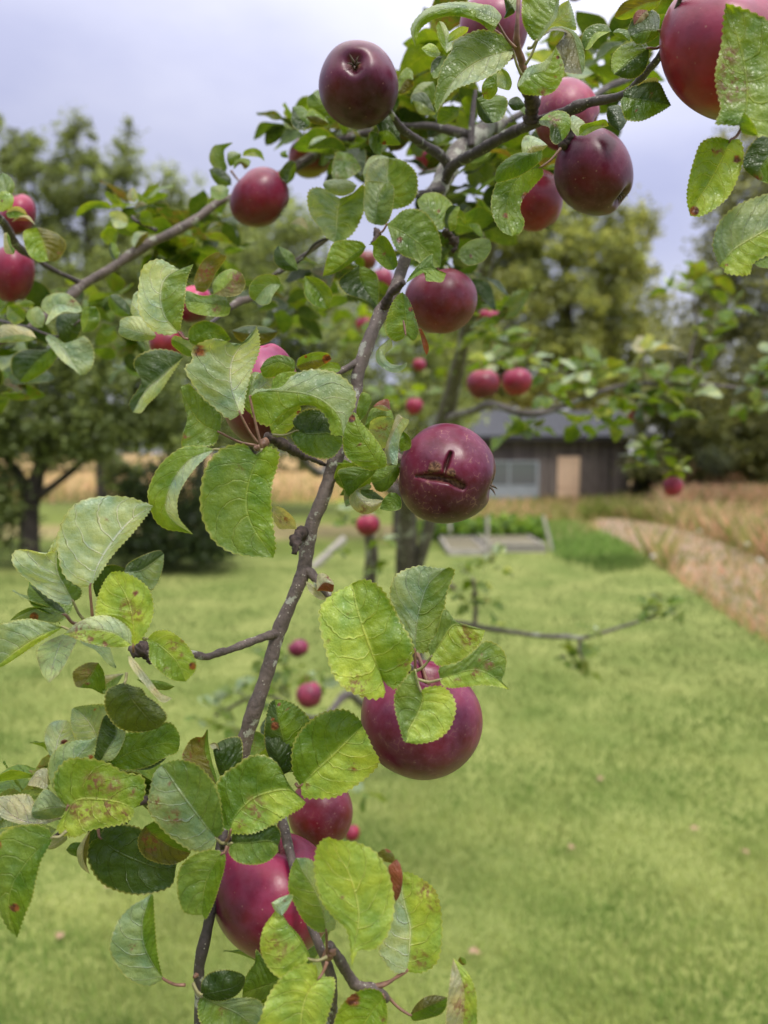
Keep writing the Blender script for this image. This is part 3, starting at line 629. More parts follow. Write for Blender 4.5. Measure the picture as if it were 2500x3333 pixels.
# ---------------------------------------------------------------- the apple tree: trunk, limbs, branches, twigs
RS = np.random.RandomState(7)
tree_base = P3(1400, 2500, 3.9); tree_base.z = 0
TREE = thing('apple_tree', tree_base, 'lichen spotted apple tree with a long leafy branch drooping in front of the lawn', 'apple tree')
def wood(name, reg, pts, mat, sides=12, seed=0, lump=.07, parent=None, n=None):
    V, Q = ptube(reg, [(a, b, c, r * .93) for a, b, c, r in pts], sides=sides, seed=seed, lump=lump, n=n)
    return mesh_obj(name, V, clean(Q), mat, parent or TREE)
# trunk rising 3.9 m away and leaning over to the viewer
tp = [(1400, 2502, 3.9, 46), (1390, 2400, 3.75, 38), (1350, 2150, 3.45, 37), (1325, 1800, 3.2, 35), (1330, 1600, 3.0, 34), (1390, 1480, 2.7, 30), (1450, 1351, 2.4, 26),
      (1488, 1204, 2.2, 23), (1521, 1069, 2.0, 23), (1575, 890, 1.8, 23), (1608, 700, 1.6, 24), (1625, 560, 1.35, 26), (1612, 440, 1.05, 28), (1587, 418, .82, 30)]
pv = [(*P3(x, y, d), r * d / F) for x, y, d, r in tp]; pv[0] = (pv[0][0], pv[0][1], -.05, pv[0][3])
V, Q = tube_arr(pv, n=70, sides=14, lump=.1, seed=3)
mesh_obj('trunk', V, clean(Q), M_TRUNK, TREE)
wood('limb', 'S', [(1330, 1640, 3.0, 24), (1230, 1560, 2.9, 20), (1100, 1500, 2.7, 17), (1040, 1540, 2.6, 15), (960, 1470, 2.4, 12), (880, 1380, 2.3, 8)], M_TRUNK, seed=5)
wood('limb', 'S', [(1350, 2200, 3.45, 26), (1215, 1960, 3.3, 24), (1210, 1800, 3.2, 22), (1190, 1690, 3.1, 12), (1175, 1600, 3.0, 6)], M_TRUNK, seed=6)
wood('limb', 'S', [(1345, 1900, 3.25, 22), (1400, 1700, 3.1, 20), (1420, 1560, 3.0, 16), (1500, 1440, 2.9, 10)], M_TRUNK, seed=16)
wood('limb', 'S', [(1380, 2440, 3.8, 24), (1190, 2300, 3.4, 16), (1128, 2262, 3.1, 15), (1060, 2330, 2.8, 10), (980, 2330, 2.5, 9), (860, 2260, 2.2, 7), (700, 2330, 2.1, 5)], M_TRUNK, seed=8)
wood('branch', 'S', [(1455, 1362, 2.4, 16), (1540, 1338, 2.0, 13), (1600, 1315, 1.85, 12), (1678, 1340, 1.75, 12), (1760, 1345, 1.72, 11), (1900, 1297, 1.8, 9), (2007, 1259, 1.85, 8),
                     (2142, 1248, 1.9, 8), (2278, 1253, 1.9, 7), (2413, 1264, 1.95, 7), (2560, 1290, 2.0, 5)], M_TRUNK, seed=9, n=70)
wood('branch', 'S', [(1330, 2050, 3.3, 10), (1478, 2028, 2.8, 9), (1600, 2048, 2.6, 9), (1763, 2070, 2.5, 8), (1850, 2072, 2.5, 8), (1904, 2075, 2.5, 7), (2034, 2037, 2.5, 5), (2142, 2004, 2.5, 4)], M_TRUNK, seed=10)
wood('twig', 'F', [(1180, 945, 1.9, 10), (1200, 800, 1.9, 9), (1235, 660, 1.9, 9), (1215, 560, 1.9, 6), (1215, 470, 1.9, 4)], M_BARK, seed=11)
wood('twig', 'F', [(915, 1010, 1.85, 7), (905, 940, 1.85, 6), (900, 880, 1.85, 5)], M_BARKD, seed=12)
wood('twig', 'F', [(560, 1100, 1.8, 8), (555, 1020, 1.8, 5)], M_BARKD, seed=12)
wood('twig', 'F', [(860, 1040, 1.85, 6), (880, 1300, 1.9, 6), (960, 1420, 1.95, 5), (1080, 1540, 2.0, 4)], M_BARKD, seed=13)
wood('twig', 'F', [(170, 1180, 1.75, 8), (180, 1290, 1.75, 6), (230, 1340, 1.75, 4)], M_BARKD, seed=14)
wood('twig', 'S', [(1545, 2045, 2.65, 8), (1548, 1970, 2.65, 8), (1540, 1880, 2.65, 5)], M_BARK, seed=15)
wood('twig', 'S', [(1890, 2076, 2.5, 6), (1885, 2120, 2.5, 5), (1905, 2160, 2.5, 3)], M_BARK, seed=15)
# near limb and the long drooping branch
wood('limb', 'S', [(1625, 395, .86, 34), (1587, 418, .82, 33), (1545, 450, .80, 33), (1495, 493, .78, 33), (1462, 545, .75, 33), (1430, 610, .72, 33), (1395, 680, .69, 30), (1365, 750, .66, 24)], M_BARKL, seed=21, lump=.12, sides=16, n=60)
wood('drooping_branch', 'S', [(1372, 735, .665, 22), (1345, 780, .64, 22), (1325, 825, .62, 20), (1305, 885, .61, 21), (1290, 930, .60, 21), (1268, 975, .595, 22), (1245, 1010, .59, 26), (1225, 1050, .585, 23), (1206, 1096, .58, 23),
     (1179, 1172, .575, 24), (1163, 1230, .572, 22), (1163, 1275, .57, 18), (1150, 1330, .565, 18), (1130, 1410, .562, 20), (1095, 1490, .56, 25), (1075, 1550, .56, 25), (1048, 1630, .555, 24), (1018, 1700, .552, 25),
     (1001, 1771, .55, 26), (992, 1840, .548, 26), (979, 1885, .546, 24), (950, 1955, .543, 23), (915, 2035, .54, 25), (898, 2085, .538, 25), (881, 2151, .535, 24), (855, 2235, .533, 26), (827, 2314, .53, 28), (800, 2400, .53, 28), (781, 2466, .53, 30)], M_BARK, seed=22, sides=18, lump=.055, n=150)
wood('branch', 'S', [(781, 2466, .53, 24), (830, 2500, .525, 20), (880, 2560, .52, 18), (912, 2640, .51, 17), (924, 2690, .50, 17), (940, 2760, .49, 17), (956, 2824, .478, 15), (990, 2950, .46, 14), (1040, 3080, .44, 16),
     (1075, 3170, .44, 18), (1083, 3260, .445, 18), (1075, 3380, .45, 18)], M_BARK, seed=23, n=70)
wood('branch', 'S', [(785, 2450, .535, 24), (745, 2600, .52, 20), (712, 2800, .50, 19), (690, 2940, .488, 19), (676, 3019, .485, 19), (655, 3110, .483, 21), (648, 3160, .483, 18), (648, 3260, .485, 16), (645, 3400, .49, 15)], M_BARKD, seed=24, n=70)
wood('twig', 'L', [(500, 1180, .43, 26), (560, 1270, .435, 34), (620, 1370, .44, 34), (670, 1430, .44, 34), (760, 1445, .44, 32), (830, 1490, .442, 30), (850, 1520, .444, 14)], M_BARK, seed=25, n=40)
wood('twig', 'S', [(905, 2062, .538, 18), (870, 2070, .53, 15), (787, 2100, .515, 14), (740, 2118, .508, 12), (720, 2122, .505, 14), (673, 2138, .50, 12), (629, 2130, .495, 14), (540, 2128, .49, 12), (455, 2118, .485, 16), (420, 2110, .485, 10)], M_BARK, seed=26, n=60)
wood('twig', 'S', [(985, 1850, .548, 18), (1012, 1866, .545, 17), (1044, 1905, .54, 15), (1082, 1950, .53, 14), (1200, 2060, .51, 13), (1290, 2140, .495, 12), (1350, 2185, .485, 14)], M_BARK, seed=27, n=50)
wood('twig', 'S', [(1165, 1178, .575, 14), (1140, 1192, .57, 12), (1110, 1208, .565, 11), (1084, 1216, .56, 12), (1040, 1235, .55, 9), (980, 1290, .54, 7)], M_BARK, seed=28, n=40)
wood('spur', 'D', [(850, 1145, .478, 26), (890, 1155, .48, 34), (935, 1175, .485, 36), (980, 1205, .49, 34), (1030, 1230, .50, 30), (1080, 1262, .51, 24), (1125, 1275, .52, 16), (1180, 1300, .55, 14), (1230, 1320, .565, 10)], M_SPUR, seed=29, lump=.16, n=60)
wood('spur', 'E', [(470, 550, .585, 38), (480, 515, .58, 30), (505, 470, .575, 24), (550, 430, .57, 24), (580, 402, .565, 18)], M_SPUR, seed=30, lump=.18)
wood('spur', 'H', [(350, 420, .55, 34), (325, 440, .54, 38), (300, 470, .535, 36), (300, 520, .53, 28), (290, 560, .53, 14)], M_SPUR, seed=31, lump=.25)
wood('twig', 'E', [(300, 1350, .56, 16), (420, 1390, .55, 18), (500, 1420, .545, 26), (545, 1455, .54, 30), (590, 1490, .54, 30)], M_BARK, seed=32)
wood('spur', 'G', [(790, 1350, .482, 22), (830, 1330, .484, 44), (870, 1300, .486, 40), (890, 1350, .487, 30), (905, 1400, .488, 20)], M_SPUR, seed=33, lump=.3)
wood('spur', 'L', [(470, 1230, .43, 30), (500, 1245, .43, 36), (520, 1200, .43, 24)], M_PETR, seed=34, lump=.2)
wood('spur', 'K', [(770, 590, .46, 22), (805, 580, .462, 28), (835, 560, .465, 22), (870, 620, .48, 20)], M_SPUR, seed=35, lump=.3)
wood('spur', 'K', [(610, 1380, .478, 10), (640, 1350, .482, 20)], M_PETR, seed=36)
wood('spur', 'D', [(790, 1220, .47, 14), (830, 1200, .472, 26), (865, 1170, .476, 26)], M_PETR, seed=37, lump=.2)
wood('twig', 'J', [(900, 745, .50, 26), (860, 750, .49, 26), (700, 800, .475, 20), (560, 850, .465, 14), (400, 920, .45, 12), (320, 965, .44, 10)], M_SPUR, seed=38)
wood('twig', 'L', [(760, 1440, .44, 18), (850, 1415, .441, 12), (940, 1350, .442, 9)], M_PETR, seed=39)
# top right
wood('branch', 'B', [(1195, 1090, .715, 30), (1230, 1010, .70, 34), (1300, 960, .68, 35), (1400, 905, .66, 36), (1530, 830, .64, 36), (1640, 775, .625, 36)], M_BARKD, seed=41, n=40)
wood('branch', 'C', [(160, 778, .627, 35), (300, 722, .60, 33), (420, 680, .58, 32), (480, 655, .57, 36), (530, 635, .565, 40), (600, 612, .56, 30), (720, 590, .54, 28), (800, 565, .53, 26), (870, 500, .51, 24), (940, 420, .49, 24), (1000, 350, .47, 22), (1050, 240, .46, 20), (1085, 120, .45, 17), (1130, 0, .44, 14), (1200, -150, .43, 12)], M_BARKD, seed=42, n=90)
wood('spur', 'C', [(235, 730, .605, 50), (240, 680, .60, 46), (245, 610, .59, 46), (225, 565, .58, 40), (195, 540, .57, 18)], M_SPUR, seed=43, lump=.15)
wood('twig', 'C', [(200, 560, .57, 12), (165, 520, .55, 12), (190, 450, .52, 22), (185, 380, .515, 24), (160, 300, .51, 24), (150, 240, .505, 22), (155, 120, .50, 14), (165, -60, .50, 12)], M_PETR, seed=44, n=50)
wood('twig', 'C', [(0, 175, .49, 12), (60, 215, .495, 12), (130, 280, .505, 14)], M_PETR, seed=45)
wood('branch', 'B', [(1215, 985, .73, 34), (1160, 925, .70, 32), (1070, 870, .67, 30), (1000, 820, .65, 27), (930, 765, .63, 25), (890, 705, .62, 20), (850, 640, .61, 14)], M_BARKD, seed=46, n=40)
wood('branch', 'B', [(1350, 810, .78, 30), (1200, 775, .79, 28), (1100, 755, .80, 24), (1000, 755, .82, 18), (920, 745, .84, 12)], M_BARKD, seed=47)
wood('branch', 'B', [(1352, 880, .77, 22), (1352, 820, .77, 22), (1358, 740, .77, 20), (1365, 650, .77, 18), (1380, 540, .77, 12)], M_BARKD, seed=48)
wood('branch', 'B', [(1440, 810, .82, 24), (1520, 760, .84, 22), (1640, 690, .86, 20), (1740, 640, .88, 16)], M_BARKD, seed=49)
wood('branch', 'C', [(560, 620, .75, 16), (700, 520, .80, 20), (780, 490, .82, 22), (900, 440, .85, 10)], M_BARKD, seed=50)
wood('twig', 'B', [(1180, 1140, .70, 26), (1060, 1160, .68, 20), (1010, 1170, .66, 16), (930, 1240, .65, 10)], M_BARKD, seed=51)
wood('twig', 'B', [(1200, 1010, .75, 14), (1100, 1030, .85, 12), (1040, 1045, .95, 10)], M_BARKL, seed=52)
# left-hand branch
wood('branch', 'S', [(1250, 420, .92, 12), (1150, 445, .94, 15), (1055, 480, .95, 17), (1010, 515, .95, 17), (963, 542, .94, 17), (880, 590, .92, 16), (800, 630, .91, 16), (716, 656, .90, 13), (640, 712, .88, 15), (548, 764, .86, 16), (490, 790, .855, 17), (434, 824, .85, 19),
     (360, 875, .84, 15), (271, 927, .83, 17), (236, 958, .82, 17), (150, 1030, .80, 15), (60, 1090, .79, 13), (-80, 1140, .78, 12)], M_BARK, seed=53, n=110)
wood('branch', 'S', [(266, 922, .83, 11), (230, 905, .82, 9), (163, 873, .80, 9), (110, 838, .78, 9), (70, 813, .75, 14), (40, 780, .72, 16), (15, 730, .70, 15), (-30, 680, .68, 12)], M_BARKD, seed=54)
wood('twig', 'A', [(940, 1015, .86, 14), (880, 985, .86, 13), (820, 960, .85, 12), (790, 930, .85, 9)], M_BARKD, seed=55)
wood('branch', 'D', [(640, 375, .72, 22), (700, 335, .74, 26), (780, 310, .76, 22), (850, 230, .76, 14), (930, 160, .75, 14), (1030, 95, .74, 14), (1090, 55, .72, 14), (1170, 0, .70, 14), (1250, -60, .69, 12)], M_BARK, seed=56, n=50)
wood('twig', 'D', [(640, 375, .72, 16), (520, 470, .66, 12), (400, 560, .6, 10)], M_BARKD, seed=57)
wood('twig', 'N', [(820, 1560, .72, 14), (620, 1720, .73, 14), (450, 1690, .73, 16), (330, 1640, .74, 16), (150, 1600, .76, 18), (0, 1560, .78, 18)], M_BARKD, seed=58)
wood('twig', 'B', [(520, 1420, .68, 9), (420, 1460, .68, 9), (330, 1560, .7, 9), (200, 1640, .72, 10)], M_BARKD, seed=59)
wood('spur', 'B', [(760, 1460, .61, 10), (790, 1410, .615, 22), (775, 1370, .62, 12)], M_SPUR, seed=60, lump=.3)
wood('spur', 'P', [(960, 1340, .66, 30), (1030, 1370, .66, 52), (1080, 1430, .66, 50), (1110, 1500, .66, 34), (1070, 1560, .66, 16)], M_SPUR, seed=61, lump=.4)
wood('spur', 'C', [(410, 900, .58, 10), (430, 870, .58, 30), (465, 840, .58, 24), (480, 790, .58, 14), (440, 700, .575, 12)], M_SPUR, seed=62, lump=.3)
# ---------------------------------------------------------------- leaves of the near tree
PAL = dict(g=(.092, .165, .013), y=(.155, .245, .022), t=(.29, .40, .065), b=(.21, .29, .14), k=(.060, .088, .010), d=(.036, .070, .011),
           o=(.110, .110, .020), p=(.36, .36, .22), r=(.18, .06, .035), m=(.130, .205, .036), c=(.34, .43, .26))  # b and c: pale leaf green with sky reflection painted in
LEAFTXT = r"""
K .440 b m|745,545 650,430 530,270 450,150 415,105|725,600 650,625 560,600 430,500 345,390 335,330 350,240 370,160|785,500 778,400 765,300 720,200 630,105 520,75 450,90|za=30 zb=-12 m=490,420,55 m=380,330,45 m=470,215,14 pe=805,570
K .438 g t|830,500 860,410 960,310 1080,265 1190,258 1283,330|785,480 765,400 748,300 750,215 800,150 860,110 940,55 1020,45 1100,85 1150,160 1190,235|845,515 960,515 1070,470 1180,405 1250,365|za=25 zb=-10 m=980,360,75 m=890,460,35 m=1000,430,35 pe=805,560
K .442 d m|835,573 950,570 1060,560 1115,590|850,515 930,512 1000,490 1060,462 1110,475 1132,530|820,630 870,685 960,703 1050,685 1110,630|za=12 zb=-8 pe=805,570
K .436 m g|780,635 720,720 680,820 662,930 662,1005|760,618 690,618 600,650 535,710 510,790 515,890 545,980 600,1003|800,655 790,740 760,840 735,920 705,990 680,1030|za=-14 zb=18 s=590,925,1 pe=810,590
J .465 d d|598,970 680,1040 800,1100 950,1150 1056,1150|640,900 750,892 860,925 960,1030 1030,1110 1056,1130|545,1000 525,1080 560,1180 620,1250 720,1295 820,1312 930,1300 1030,1255|za=15 zb=-12 pe=590,920
J .458 o g|870,900 930,960 1040,1030 1145,1062|830,970 835,1040 880,1095 960,1125 1040,1130 1110,1100|960,870 1060,950 1130,1020|m=915,1010,60 m=880,980,40 za=10
K .450 b g|430,1390 360,1290 310,1180 300,1050 330,940 352,878|340,1432 240,1405 160,1330 105,1220 115,1140 155,1040 230,955 300,915|412,1340 390,1220 378,1080 370,960 366,890|za=-10 zb=35 m=245,1200,25 m=390,1040,10 pe=560,1425
K .448 d d|652,1480 740,1470 850,1440 918,1375|660,1400 710,1350 800,1333 880,1350|700,1512 780,1520 860,1490 910,1430|pe=605,1410 za=14
K .452 b m|650,1495 760,1545 880,1600 1000,1700|780,1505 900,1500 990,1510 1036,1570 1030,1660|635,1550 645,1640 720,1730 860,1760|m=780,1580,25 za=10 pe=605,1420
K .470 g m|1125,1392 1040,1430 960,1455 902,1478|1100,1340 1040,1280 985,1213 975,1290 935,1350 910,1410|1080,1470 1000,1530 940,1550 905,1510|za=16
K .408 t t|1355,1390 1290,1480 1260,1600 1250,1760|1340,1310 1260,1303 1150,1370 1070,1470 1020,1600 1000,1740|1400,1378 1450,1385 1455,1450 1430,1560 1390,1680 1340,1790|zb=16 za=-8 pe=1410,1285
K .412 t y|1300,1270 1265,1190 1195,1090 1130,1000 1110,960|1255,1320 1160,1385 1080,1350 1025,1260 1008,1180 1030,1080 1090,992|1302,1245 1250,1140 1180,1060 1130,985|m=1085,1170,55 m=1180,1195,35 m=1120,1250,40 za=-10 zb=25 pe=1410,1255
K .410 c c|1140,1010 1110,960 1075,932|1170,970 1205,900 1195,880 1130,900|1125,1000 1095,975|m=1150,920,14
K .425 m b|1405,1105 1385,980 1335,850 1270,750 1225,662|1350,1105 1270,1040 1210,930 1178,850 1185,760 1205,700|1460,1085 1450,980 1420,840 1360,720 1300,668|pe=1410,1270 za=12 zb=-12
L .395 t t|635,1310 652,1180 675,1050 672,940 620,760 550,640 497,537|628,1200 600,1090 510,1000 445,900 412,740 422,620 455,560|680,1218 760,1215 840,1140 885,1010 885,880 850,740 780,630 680,575 600,562 540,555|za=12 zb=20 zt=-15 m=580,900,12 m=470,820,10
L .440 c t|965,1345 978,1230 985,1080 955,960 935,850 945,748|890,1350 815,1260 800,1200 840,1120 885,980 890,860 920,770|1060,1350 1150,1280 1178,1120 1165,950 1130,850 1050,785 980,750|m=1080,860,65 m=1130,950,45 m=1050,1270,60 m=970,800,20 zb=-20 za=10 pe=760,1430
L .432 r r|900,925 932,820 905,668|885,880 868,790 855,720 880,690|925,880 942,790 930,710|za=10
L .436 o o|900,700 840,640 788,640|885,640 840,606 800,625|860,690 820,680|s=860,610,20
L .425 y y|832,1500 760,1580 700,1680 660,1790|800,1460 720,1448 630,1490 560,1570 525,1680 530,1790|850,1580 840,1680 790,1780|s=640,1510,42 m=820,1630,20 pe=820,1480 za=-10
L .452 o g|985,1605 1080,1560 1150,1530 1208,1500|1020,1545 1070,1500 1120,1485 1170,1490|1010,1640 1100,1625 1170,1600 1205,1550|pe=840,1480
L .430 p t|1245,1262 1290,1380 1310,1500 1290,1790|1232,1350 1212,1500 1200,1640 1200,1780|1330,1350 1378,1460 1386,1590 1380,1780|m=1330,1450,45 m=1290,1560,60 m=1330,1620,40 za=-15 zb=15
L .434 g o|1285,1255 1300,1290 1322,1300|1310,1262 1325,1285|1275,1280 1300,1305|
J .440 y t|405,785 480,742 600,742 720,762 800,795|380,765 330,690 325,600 370,530 430,495 540,497 650,525 740,578 845,598 870,650 865,720 830,780|370,850 345,925 440,967 560,920 700,895 770,870 802,825|m=570,640,75 m=680,660,60 m=800,700,30 m=500,820,80 m=640,790,80 m=450,800,60 m=750,830,40 za=22 zb=-12 pe=380,930
J .455 b b|405,790 390,640 460,490 583,362|370,745 310,660 287,560 310,480 370,415 460,385 530,385|420,770 500,640 560,500|s=545,487,14 za=8
J .485 c c|330,540 340,420 370,330 405,268|300,480 270,400 270,340 300,285 350,266|400,470 450,390 440,330 425,290|s=388,402,22
J .478 c b|600,430 560,320 500,240 440,190|500,395 450,370 425,290 430,210|650,330 640,240 632,175 560,172 490,180|s=570,200,6
J .462 d b|600,515 660,420 700,350 690,290 640,232|560,480 580,380 605,290 620,250|680,500 740,400 752,330 720,325|za=15 zb=-10
J .470 g g|665,525 770,465 880,430 990,405 1078,415|680,450 740,345 860,335 960,285 1030,285 1075,350|720,560 800,563 900,540 990,490 1060,460|za=14 zb=-8
J .474 d d|780,545 860,545 1000,490|850,520 950,500|820,562 900,560 970,520|
J .452 k k|748,40 790,130 870,230 945,315|700,55 640,90 628,180 650,240 690,295 760,330 860,335|790,60 850,75 880,120 950,170 1000,235 985,280|pe=760,-20 zt=10
J .430 m g|315,968 210,1060 110,1190 60,1300 55,1430 103,1572|280,910 190,893 70,910 -10,970 -60,1090 -60,1230 0,1420 50,1520|300,1010 245,1110 215,1230 190,1340 140,1460|s=88,1390,26 s=-5,1010,16 za=14 zb=-10 pe=400,930
J .470 p p|370,855 230,885 100,855 -40,740|310,830 220,770 170,712 60,716 -40,730|250,892 120,888 0,840|pe=420,840
J .472 c c|340,920 130,1000 -40,1090|250,890 100,900 -40,940|300,960 120,1060 -20,1130|m=100,950,20
J .466 b b|400,790 300,790 190,820|350,730 280,678 230,720 195,790|380,835 300,858 210,855|
J .474 p p|290,660 230,610 165,656|285,560 230,565 190,610|270,680 220,665|
J .462 p o|543,925 505,1010 500,1100 540,1190|500,980 462,1050 480,1140|525,1060 520,1130|
J .466 g g|495,1015 440,1040 396,1045|480,998 430,1005|480,1080 430,1075|
J .468 p p|400,955 340,1000 275,1040|370,940 300,980|400,985 330,1035|
J .470 o g|1300,655 1262,550 1228,440 1242,320|1240,590 1150,530 1092,492 1130,400 1175,368 1215,365|1300,610 1268,500 1250,390 1248,330|m=1120,480,40 m=1185,440,25 m=1255,520,14 m=1205,385,25 zb=20
J .485 d d|1380,620 1330,520 1278,440|1330,610 1300,540|1450,520 1448,380 1380,368 1310,400|
J .486 p p|1320,450 1290,410 1258,412|1305,410 1280,400|1300,435 1275,440|
H .475 d g|255,1870 230,1700 195,1550 172,1432|180,1850 120,1720 112,1620 130,1500 150,1450|330,1850 385,1720 398,1580 320,1480 240,1438|s=200,1462,10 s=175,1590,24 s=160,1550,10 s=250,1490,8 za=8
L .455 g t|330,230 420,140 520,50 620,-50 700,-130|285,150 278,20 320,-90 400,-170 480,-215 600,-225 680,-170|345,295 430,305 540,295 640,240 740,165 800,85 760,0 725,-80|s=645,125,12 m=640,115,35 m=370,230,20 pe=300,215 za=-8 zb=14
L .470 d d|225,165 200,80 150,-60|160,100 120,0 120,-80|280,120 285,-20 240,-80|
H .445 t y|822,1312 760,1160 700,990 660,850 640,735|835,1400 770,1428 680,1405 590,1360 520,1270 480,1130 447,990 450,880 520,800 590,765|850,1345 905,1367 970,1290 1005,1140 990,1070 920,950 880,870 820,775 750,722 690,715|za=-16 zb=16 m=670,1350,85 m=950,1220,35 m=605,910,18 m=500,1080,12 pe=1000,1330
H .460 b m|1015,1145 1022,1000 1045,880 1095,740 1200,645|970,1070 930,960 868,830 880,720 930,665 1040,630 1130,640|1060,1152 1130,1110 1185,930 1205,800 1252,672 1225,640|za=14 zb=-12 pe=1018,1260
H .456 m t|1110,1178 1170,1090 1245,985 1330,1000 1437,1018|1095,1110 1150,1020 1182,900 1215,900 1245,955 1330,985|1150,1225 1230,1230 1320,1180 1400,1100|m=1340,1070,60 m=1300,1010,35 pe=1025,1260 za=10 zb=-8
H .444 m t|1165,1312 1260,1278 1355,1255 1440,1272 1510,1315 1582,1372|1165,1240 1280,1205 1380,1130 1440,1082 1520,1110 1562,1180 1555,1270 1535,1315|1180,1345 1230,1362 1320,1355 1420,1345 1520,1355|m=1462,1225,35 m=1375,1275,35 m=1270,1322,24 m=1410,1180,25 za=16 zb=-6 pe=1030,1310
H .432 m t|1050,1380 1062,1430 1030,1520 980,1610 960,1690|1020,1300 1010,1255 950,1310 895,1400 898,1500 925,1600 945,1670|1090,1358 1180,1355 1245,1420 1258,1500 1225,1600 1150,1670 1040,1697|m=1190,1510,1 za=12 zb=-6 pe=1012,1250
H .520 p r|425,780 470,730 530,745|430,690 470,675 520,720|470,780 520,785|m=490,700,30
H .530 p p|490,832 430,790 360,722|400,725 470,770|440,830 380,780|
H .520 p p|165,265 190,340 305,410|230,290 290,350|165,340 200,405 260,408|m=230,350,40
D .462 b c|705,1010 655,860 650,720 695,620 803,483|640,1040 550,970 470,900 385,770 378,720 415,690 418,620 470,580 560,557 640,580 690,600 760,560|722,1000 735,900 770,760 815,640 820,560|s=455,628,36 za=-14 zb=22 pe=815,1190
D .474 g m|582,1120 480,1070 400,970 345,848|588,1010 520,940 450,880 400,832 365,838|550,1190 470,1205 360,1212 362,1120 385,1040 362,930|m=375,1150,25 za=18 zb=-10 pe=800,1200
G .458 y c|1290,115 1150,170 1060,270 1010,380 1000,480 1060,560 1158,625|1200,95 1080,110 960,210 895,340 890,420 930,540 1000,595 1080,608|1250,150 1170,230 1100,330 1065,420 1072,520 1115,580|za=14 zb=-20 pe=1440,95
D .448 m y|835,1225 790,1320 750,1450 745,1580 790,1700 903,1872|790,1250 745,1200 690,1190 590,1220 510,1310 472,1430 470,1600 535,1755 640,1835 770,1864|870,1205 935,1240 925,1330 895,1430 890,1560 905,1700 915,1810|za=-10 zb=12 zt=14 m=705,1340,20 pe=832,1215
D .440 b y|762,905 830,872 980,872 1130,897 1240,960 1305,1040 1322,1140|800,862 900,858 960,840 1010,785 1100,748 1200,745 1300,775 1385,860 1393,960 1345,1060|765,985 800,1050 880,1080 930,1030 1010,980 1090,955 1170,975 1230,1040 1255,1130|za=35 zb=14 pe=835,1215
D .476 g y|1035,745 940,700 822,738|1020,680 940,655 865,680|1000,775 920,785 850,790|za=8
D .480 y o|1042,722 1130,690 1253,680|1060,672 1150,638 1225,645|1080,750 1150,740 1220,705|s=1225,680,28 s=1097,665,9
D .482 y y|1310,740 1250,730 1180,735|1290,705 1230,700|1280,760 1220,755|
D .484 m b|790,1030 760,900 790,755|725,960 730,850 760,780|850,980 870,850 830,770|
D .482 c c|790,880 850,830 912,800|785,820 820,765 880,770|860,900 910,850|
D .470 y y|890,860 960,800 1045,755|900,800 960,760|940,865 1010,810|
D .466 d g|1045,1110 1120,1130 1230,1125 1316,1150|1020,1050 1080,990 1160,980 1230,1010 1290,1080|1010,1140 1060,1220 1140,1265 1250,1272 1312,1200|pe=900,1135 za=14 zb=-6
D .476 y t|890,1120 960,1060 1070,970|880,1040 960,1000 1040,960|920,1150 1010,1100 1060,1020|s=1055,1000,12
E .500 y y|445,1520 385,1420 320,1310 270,1185|370,1530 280,1490 225,1430 212,1330 225,1250|475,1500 465,1430 400,1330 330,1250 290,1190|s=265,1220,24 s=310,1380,10 za=8
H .520 g g|790,45 700,75 640,130 615,215|700,35 600,40 550,65 575,130 600,190|760,90 700,140 640,195|za=8
H .522 p p|650,165 700,240 760,270 832,238|620,230 650,290 710,320 770,305 810,265|680,190 730,225 790,232|m=700,290,30
H .510 g g|900,192 880,250 805,290|860,195 820,240|930,225 930,285 870,302|
E .515 b b|370,1280 440,1290 528,1245|385,1235 440,1212 500,1215|380,1350 430,1400 500,1370|m=450,1290,50
E .505 p c|575,1215 525,1290 490,1400 510,1495|540,1200 500,1300 465,1410 475,1490|610,1240 560,1330 545,1440 540,1495|
E .530 g g|345,1265 430,1200 520,1225|380,1170 440,1150 500,1170|380,1290 440,1260|
E .528 r p|395,1150 450,1140 500,1170|430,1118 485,1105|430,1165 470,1175|
E .532 g g|310,1240 340,1150 382,1080|295,1180 320,1075 350,1066|350,1200 385,1120|
E .525 g g|560,1420 590,1350 570,1290|550,1360|618,1400 618,1340|
E .535 y g|545,1500 470,1570 390,1610|440,1510 380,1560|550,1560 480,1650 420,1655|
E .520 y g|590,715 592,620 572,462|570,745 520,755 475,710 470,650 495,560 535,490|640,755 668,700 645,600 610,510|s=622,565,14 s=655,612,11 pe=560,470
E .530 r r|668,680 700,760 718,842|680,720 698,800|690,690 730,790|
E .535 b c|500,740 435,800 450,880 520,925 602,880|470,760 415,820 425,890 510,945 580,925|510,790 465,840 500,890 560,900|
E .515 g y|590,410 660,340 745,322 835,350|620,360 690,275 752,233 757,310|660,365 712,345 712,392 760,398 810,400|za=10
E .545 y g|520,330 470,240 425,185 368,178|470,320 400,250 395,185|542,290 520,210 480,140 440,122 405,155|m=460,230,14
G .455 c c|540,940 600,790 700,640 800,530 918,455|470,935 385,870 350,750 345,640 400,500 490,425 640,396 780,405 870,435|600,860 680,745 790,625 870,525|za=-14 zb=10 m=645,540,14 pe=555,1120
G .470 c g|440,1030 390,940 340,820 350,620|400,1047 300,1010 200,930 110,850 72,780 95,722 180,720 275,742 310,690|482,1000 485,950 430,900 385,760 365,660|za=-10 zb=16 pe=500,1135
G .480 d g|400,1108 290,1045 175,925|370,1060 280,980 215,945|320,1110 200,1060 165,980|pe=460,1160
G .476 m b|395,1112 250,1065 60,1142|320,1085 200,1062 120,1090|330,1155 210,1135 120,1135|s=205,1120,26 pe=460,1165
G .462 b t|375,1180 250,1230 120,1310 -30,1425|335,1170 260,1148 170,1132 60,1152 -50,1200|345,1205 230,1275 100,1365 10,1420|za=14 zb=10 pe=480,1195
